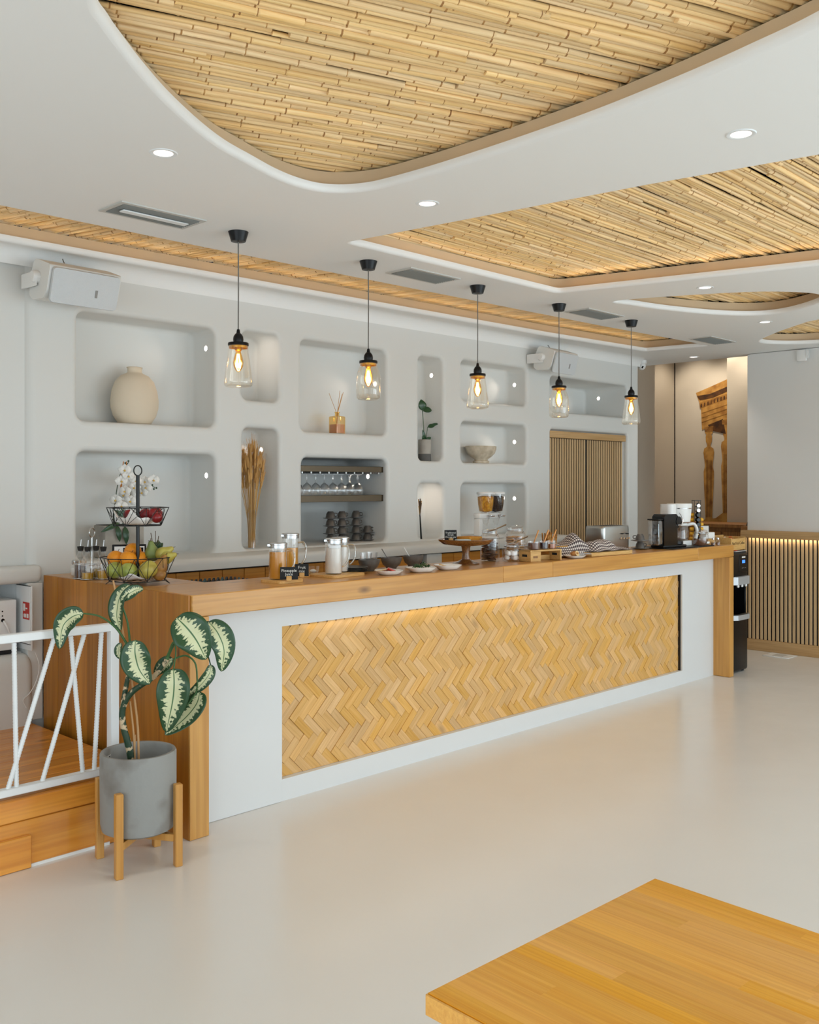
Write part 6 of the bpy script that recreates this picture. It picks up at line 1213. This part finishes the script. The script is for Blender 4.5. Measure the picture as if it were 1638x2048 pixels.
# ================================================================ RIGHT END: water dispenser and coffee box
wd = thing('water_dispenser', 'tall black water dispenser with silver taps at the counter end', 'water dispenser', (7.665, 3.86, 0.0))
DX, DY = 0.165, 0.17
def dbox(z0, z1, y0=-DY, b=0.02): return MB().box(-DX, DX, y0, DY, z0, z1, b, 3)
dbox(0.012, 0.46).build('lower_cabinet', 'black', wd); dbox(0.46, 0.74, -0.03, 0.01).build('tap_recess', 'black', wd); dbox(0.735, 1.0).build('upper_cabinet', 'black', wd)
for x in (-1, 1): MB().box(x * DX - (0.02 if x > 0 else 0), x * DX + (0.02 if x < 0 else 0), -DY + 0.015, -0.02, 0.455, 0.745, 0.004, 1).build('side_post', 'black', wd)
pt_ = [(p.x, p.y) for p in rounded([(-0.16, -DY - 0.004), (-0.10, -DY - 0.045), (0.10, -DY - 0.045), (0.16, -DY - 0.004)], 0.03, 5)]
MB().prism(pt_, 0.735, 0.80).build('tap_cover', 'silver_plastic', wd); MB().prism(pt_, 0.445, 0.485).build('drip_tray', 'silver_plastic', wd); MB().prism([(a * 0.85, b * 0.99 - 0.0) for a, b in pt_], 0.4855, 0.488).build('drip_grid', 'dark_stoneware', wd)
for x in (-0.07, 0.0, 0.07): MB().lathe([(0.010, 0.0), (0.012, -0.012), (0.009, -0.022), (0, -0.022)], 12, (x, -DY - 0.025, 0.735)).build('tap', 'white_plastic', wd)
MB().box(0.0, 0.155, -DY - 0.003, -DY + 0.001, 0.83, 0.97, 0.002, 1).build('display_panel', 'black', wd); mat('blue_led', (40, 80, 160), 0.4, emit=(60, 130, 255), es=1.6); mat('red_switch', (190, 40, 36), 0.4)
MB().box(0.05, 0.10, -DY - 0.0045, -DY - 0.0032, 0.905, 0.93).build('display', 'blue_led', wd, sharp=0); MB().box(0.045, 0.105, -DY - 0.0045, -DY - 0.0032, 0.948, 0.96).build('badge', 'white_plastic', wd, sharp=0)
for k in range(3): MB().lathe([(0.0, 0.0), (0.003, 0.0)], 10, cap1=False).xf(Matrix.Translation((0.05 + 0.03 * k, -DY - 0.0036, 0.865)) @ Matrix.Rotation(pi / 2, 4, 'X')).build('indicator', 'white_plastic', wd)
MB().box(-0.05, 0.155, -DY + 0.005, -DY + 0.04, 1.0, 1.008, 0.002, 1).build('top_strip', 'silver_plastic', wd); MB().box(-0.04, -0.01, -DY + 0.01, -DY + 0.03, 1.0082, 1.014, 0.001, 1).build('switch', 'red_switch', wd)
MB().lathe([(0.0, 0.004), (0.016, 0.004), (0.018, 0.0)], 18).xf(Matrix.Translation((-DX + 0.03, -0.032, 0.67)) @ Matrix.Rotation(pi / 2, 4, 'X')).build('button', 'white_plastic', wd)
for x in (-0.13, 0.13): MB().lathe([(0.018, 0), (0.018, 0.012)], 12, (x, -0.13, 0)).build('foot', 'black', wd); MB().lathe([(0.018, 0), (0.018, 0.012)], 12, (x, 0.13, 0)).build('foot', 'black', wd)
bx = thing('coffee_box', 'open wooden box lettered But First Coffee on the water dispenser', 'box', (7.70, 3.815, 1.0145), 0)
for n_, a in (('front', (-0.115, 0.125, -0.10, -0.092, 0.004, 0.095)), ('back', (-0.115, 0.125, 0.092, 0.10, 0.004, 0.115)), ('side', (-0.125, -0.1155, -0.10, 0.10, 0.004, 0.105)), ('side', (0.1255, 0.135, -0.10, 0.10, 0.004, 0.105)), ('bottom', (-0.125, 0.135, -0.10, 0.10, 0.0, 0.0038)), ('divider', (0.0, 0.006, -0.0915, 0.0915, 0.004, 0.085))): MB().box(*a, 0.001, 1).build(n_, 'board', bx)
lettering('lettering', 'But First Coffee', 0.034, 'black', bx, (0.005, -0.1005, 0.055), (pi / 2, 0, 0))
mat('orange_sachet', (226, 92, 34), 0.4); mat('paper_sachet', (214, 196, 180), 0.6); mat('yellow_sachet', (232, 176, 50), 0.45); q = random.Random(6)
for k in range(14):
    x, y, z = q.uniform(-0.10, 0.11), q.uniform(-0.06, 0.075), 0.045 + 0.06 * q.random(); big = x > 0.0
    t = thing('sweet_sachet', 'orange wrapped sweet heaped in the coffee box' if (k % 3 and big) else 'yellow wrapped sweet in the coffee box' if big else 'pale paper sachet in the coffee box', 'sachet', Vector((7.70, 3.815, 1.0145)) + Vector((x, y, z)), q.uniform(-1, 1), 'sweets and sachets in the coffee box'); t.rotation_euler = (q.uniform(-.6, .6), q.uniform(-.6, .6), q.uniform(-1.5, 1.5)); mt_ = ('orange_sachet' if k % 3 else 'yellow_sachet') if big else 'paper_sachet'
    MB().box(-0.02, 0.02, -0.012, 0.012, -0.004, 0.004, 0.003, 1).build('wrapper', mt_, t); MB().box(-0.028, -0.0205, -0.010, 0.010, -0.001, 0.001).build('twist', mt_, t, sharp=0); MB().box(0.0205, 0.028, -0.010, 0.010, -0.001, 0.001).build('twist', mt_, t, sharp=0)
for k in range(8):
    t = thing('paper_sachet', 'crumpled pale sachet behind the sugar box', 'sachet', (7.405 + 0.02 * (k % 4) - 0.03, 3.86 + 0.02 * (k // 4), TZ + 0.004 + 0.011 * (k % 5)), k, 'pale sachets at the counter end'); MB().box(-0.03, 0.03, -0.014, 0.014, -0.003, 0.004, 0.002, 1).build('sachet', 'paper_sachet', t); MB().box(-0.034, -0.0305, -0.014, 0.014, -0.0005, 0.0005).build('seal', 'paper_sachet', t, sharp=0)
h0 = atZ(1560, 1312, 0); fh = thing('floor_hatch', 'flat pale floor box near the slatted half wall', 'floor box', (h0.x, h0.y, 0.0005)); MB().box(-0.10, 0.10, -0.12, 0.12, 0, 0.006, 0.002, 1).build('cover', 'white_plastic', fh); MB().box(-0.06, 0.06, -0.05, 0.05, 0.0061, 0.0072).build('lid', 'vent_frame', fh, sharp=0)
# ================================================================ ROOM BEHIND THE PASSAGE
cn = thing('rear_console', 'wooden reception desk in the room behind the passage', 'desk', (10.0, 4.9, 0)); MB().box(-0.28, 0.30, -1.0, 0.98, 1.10, 1.14, 0.004, 1).build('desk_top', 'brown_oak', cn); MB().box(-0.24, 0.28, -0.96, 0.94, 0.0, 1.10, 0.003, 1).build('desk_body', 'brown_oak', cn); 
for k in range(4): MB().box(-0.252, -0.2405, -0.94 + k * 0.47, -0.50 + k * 0.47, 0.08, 1.06, 0.004, 1).build('front_panel', 'brown_oak', cn)
# mural: print of a classical porch, generic figures
mat('mural_stone', (196, 146, 72), 0.85, var=(9, (150, 100, 40), 0.42, 0.68)); mat('mural_dark', (96, 58, 20), 0.9, var=(12, (60, 34, 12), .4, .6)); mat('mural_mid', (170, 120, 54), 0.9, var=(16, (120, 76, 28), .4, .65))
mu = thing('wall_mural', 'printed wall mural of an ancient stone porch on two figure columns', 'mural', (10.615, 5.5, 0))
def my(u, v): p = atX(u, v, 10.615); return (p.y - 5.5, p.z)
def mprint(name, pts, material, lift=0.002): return MB().prism([my(*p) for p in pts], -lift, 0.0 - lift + 0.0012, 'x').build(name, material, mu, sharp=0)
mprint('entablature', [(1392, 786), (1420, 774), (1462, 755), (1462, 842), (1440, 846), (1404, 860), (1402, 815)], 'mural_stone')
mprint('cornice_shadow', [(1394, 792), (1420, 788), (1462, 770), (1462, 780), (1425, 796), (1400, 801)], 'mural_dark', 0.0035); mprint('frieze', [(1399, 806), (1462, 785), (1462, 795), (1400, 817)], 'mural_mid', 0.0035); mprint('underside', [(1416, 850), (1446, 838), (1452, 868), (1425, 862)], 'mural_dark', 0.0035)
for k in range(9): u = 1402 + k * 6.5; mprint('dentil', [(u, 808 - k * 2.2), (u + 2.4, 807 - k * 2.2), (u + 2.4, 814 - k * 2.2), (u, 815 - k * 2.2)], 'mural_dark', 0.005)
for k in range(3): mprint('joint_line', [(1404, 826 + 9 * k), (1462, 806 + 9 * k), (1462, 807 + 9 * k), (1404, 827 + 9 * k)], 'mural_mid', 0.0045)
def figure(u, top, bot, s): 
    prof = [(0, -7), (6, -8), (9, -5), (14, -6.5), (24, -6), (29, -3.4), (34, -3.6), (38, -9.5), (46, -11), (62, -9), (74, -8), (85, -10.5), (110, -10), (150, -8), (180, -7), (186, -9)]; h = (bot - top) / 186.0
    pts = [(u + w_ * s, top + d_ * h) for d_, w_ in prof]; pts += [(u - w_ * s * 0.95, top + d_ * h) for d_, w_ in reversed(prof)]; mprint('figure_column', pts, 'mural_stone', 0.003)
    for k in range(5): mprint('drapery_fold', [(u - 5 * s + k * 2.6 * s, top + 62 * h), (u - 4.2 * s + k * 2.6 * s, top + 62 * h), (u - 4.4 * s + k * 2.3 * s, top + 178 * h), (u - 5.2 * s + k * 2.3 * s, top + 178 * h)], 'mural_dark', 0.0045)
    mprint('capital', [(u - 9 * s, top - 6), (u + 9 * s, top - 8), (u + 8 * s, top + 3), (u - 8 * s, top + 3)], 'mural_mid', 0.0045)
figure(1418, 860, 1042, 1.0); figure(1452, 846, 1034, 0.9)
mprint('plinth', [(1404, 1040), (1432, 1036), (1445, 1026), (1465, 1022), (1465, 1046), (1404, 1050)], 'mural_stone', 0.0025)
# black chair glimpsed beside the white wall
ch = thing('lounge_chair', 'black rounded chair back seen past the white wall', 'chair', (9.35, 4.10, 0.0), math.radians(100))
m = MB(); R = []
for i in range(13):
    a = math.radians(-75 + 150 * i / 12); R.append([(0.27 * math.sin(a), 0.22 - 0.24 * math.cos(a) * -1 - 0.2, z) for z in (0.75, 1.0, 1.2)])
sil = [(-0.26, 0.72), (-0.26, 1.0), (-0.22, 1.2), (-0.12, 1.32), (0.0, 1.36), (0.12, 1.32), (0.22, 1.2), (0.26, 1.0), (0.26, 0.72)]
MB().prism([(p.x, p.y) for p in rounded(sil, 0.08, 4)], -0.04, 0.04, 'y').build('backrest', 'matte_black', ch, (0, 0.24, 0)); MB().box(-0.26, 0.26, -0.24, 0.24, 0.66, 0.74, 0.03, 3).build('seat', 'matte_black', ch)
MB().box(-0.28, 0.28, 0.18, 0.30, 1.10, 1.16, 0.02, 2).build('arm_band', 'brown_oak', ch)
for sx in (-0.22, 0.22):
    for sy in (-0.2, 0.2): MB().tube([(sx, sy, 0.67), (sx * 1.1, sy * 1.1, 0.0)], [0.018, 0.013], 10).build('leg', 'brown_oak', ch)
# ================================================================ FAR LEFT: fuse box, white appliance
mat('red_notice', (196, 54, 46), 0.6)
FX = 2.2745; fb = thing('fuse_box', 'flat white electrical cabinet with a red notice in the alcove', 'electrical cabinet', (FX, 5.2, 0.68))
def fz(u, v): p = atX(u, v, FX - 0.012); return p.y - 5.2, p.z - 0.68
y0_, z1_ = fz(33, 1169); y1_, z0_ = fz(61, 1289)
MB().box(-0.010, 0.0, y1_ - 0.0, 0.33, 0.0, 0.34, 0.002, 1).build('cabinet', 'white_metal', fb)
MB().box(-0.0145, -0.0105, y1_ + 0.002, y0_, z0_, z1_, 0.001, 1).build('door', 'white_metal', fb)
for n_, a_ in (('door_gap', (y0_ + 0.0004, y0_ + 0.005, z0_, z1_)), ('door_gap', (y1_ + 0.002, y0_, z1_ + 0.0004, z1_ + 0.004)), ('door_gap', (y1_ + 0.002, y0_, z0_ - 0.004, z0_ - 0.0004))): MB().box(-0.0125, -0.0105, *a_).build(n_, 'black', fb, sharp=0)
ya, za = fz(47, 1203); yb, zb = fz(60, 1240)
nt_ = MB().box(-0.0158, -0.0149, yb, ya, zb, za).build('red_notice', 'red_notice', fb, sharp=0); wy, wz = ya - yb, za - zb
for (f0, f1, g0, g1) in ((0.62, 0.92, 0.48, 0.9), (0.3, 0.55, 0.6, 0.68), (0.86, 0.9, 0.12, 0.3), (0.5, 0.78, 0.1, 0.32), (0.12, 0.4, 0.1, 0.34)): MB().box(-0.0166, -0.0159, yb + wy * f0, yb + wy * f1, zb + wz * g0, zb + wz * g1).build('pictogram', 'white_plastic', nt_, sharp=0)
ap = atY(34, 1250, 5.09); wa = thing('white_appliance', 'white box appliance with a plugged cable on the low bench', 'appliance', (ap.x - 0.20, 5.18, 0.6635)); zt = atY(20, 1200, 5.09).z - 0.6635
MB().box(-0.21, 0.20, -0.085, 0.09, 0.02, zt, 0.006, 2).build('housing', 'white_plastic', wa); MB().box(-0.20, 0.19, -0.075, 0.08, 0.0, 0.02).build('foot', 'matte_black', wa, sharp=0)
def ax_(u, v): p = atY(u, v, 5.093); return p.x - wa.location.x, p.z - 0.6635
for u, v, r_ in ((5, 1223, 0.004), (5, 1232, 0.004), (6, 1241, 0.010)): x, z = ax_(u, v); MB().lathe([(0.0, 0.0), (r_, 0.0)], 12, cap1=False).xf(Matrix.Translation((x, -0.0858, z)) @ Matrix.Rotation(pi / 2, 4, 'X')).build('socket', 'black', wa)
x, z = ax_(7, 1242); MB().tube(arc([(x, -0.088, z), (x + 0.01, -0.11, z - 0.03), (x + 0.03, -0.10, z - 0.07), (x + 0.06, -0.09, z - 0.09)], 5), 0.005, 8).build('cable', 'white_plastic', wa)
cw = thing('loose_cable', 'thin white cable hanging down the front of the low bench', 'cable', (2.16, 5.02, 0.60)); pts = [(70, 1305), (78, 1330), (73, 1360), (60, 1385), (46, 1400), (52, 1414)]
MB().tube(arc([(atY(u, v, 5.022).x - 2.16, 0.0, atY(u, v, 5.022).z - 0.60) for u, v in pts], 5), 0.002, 6).build('cable', 'white_plastic', cw); MB().sph((atY(52, 1415, 5.022).x - 2.16, 0.0, atY(52, 1415, 5.022).z - 0.60), 0.003, n=8, m=5).build('end', 'white_plastic', cw)
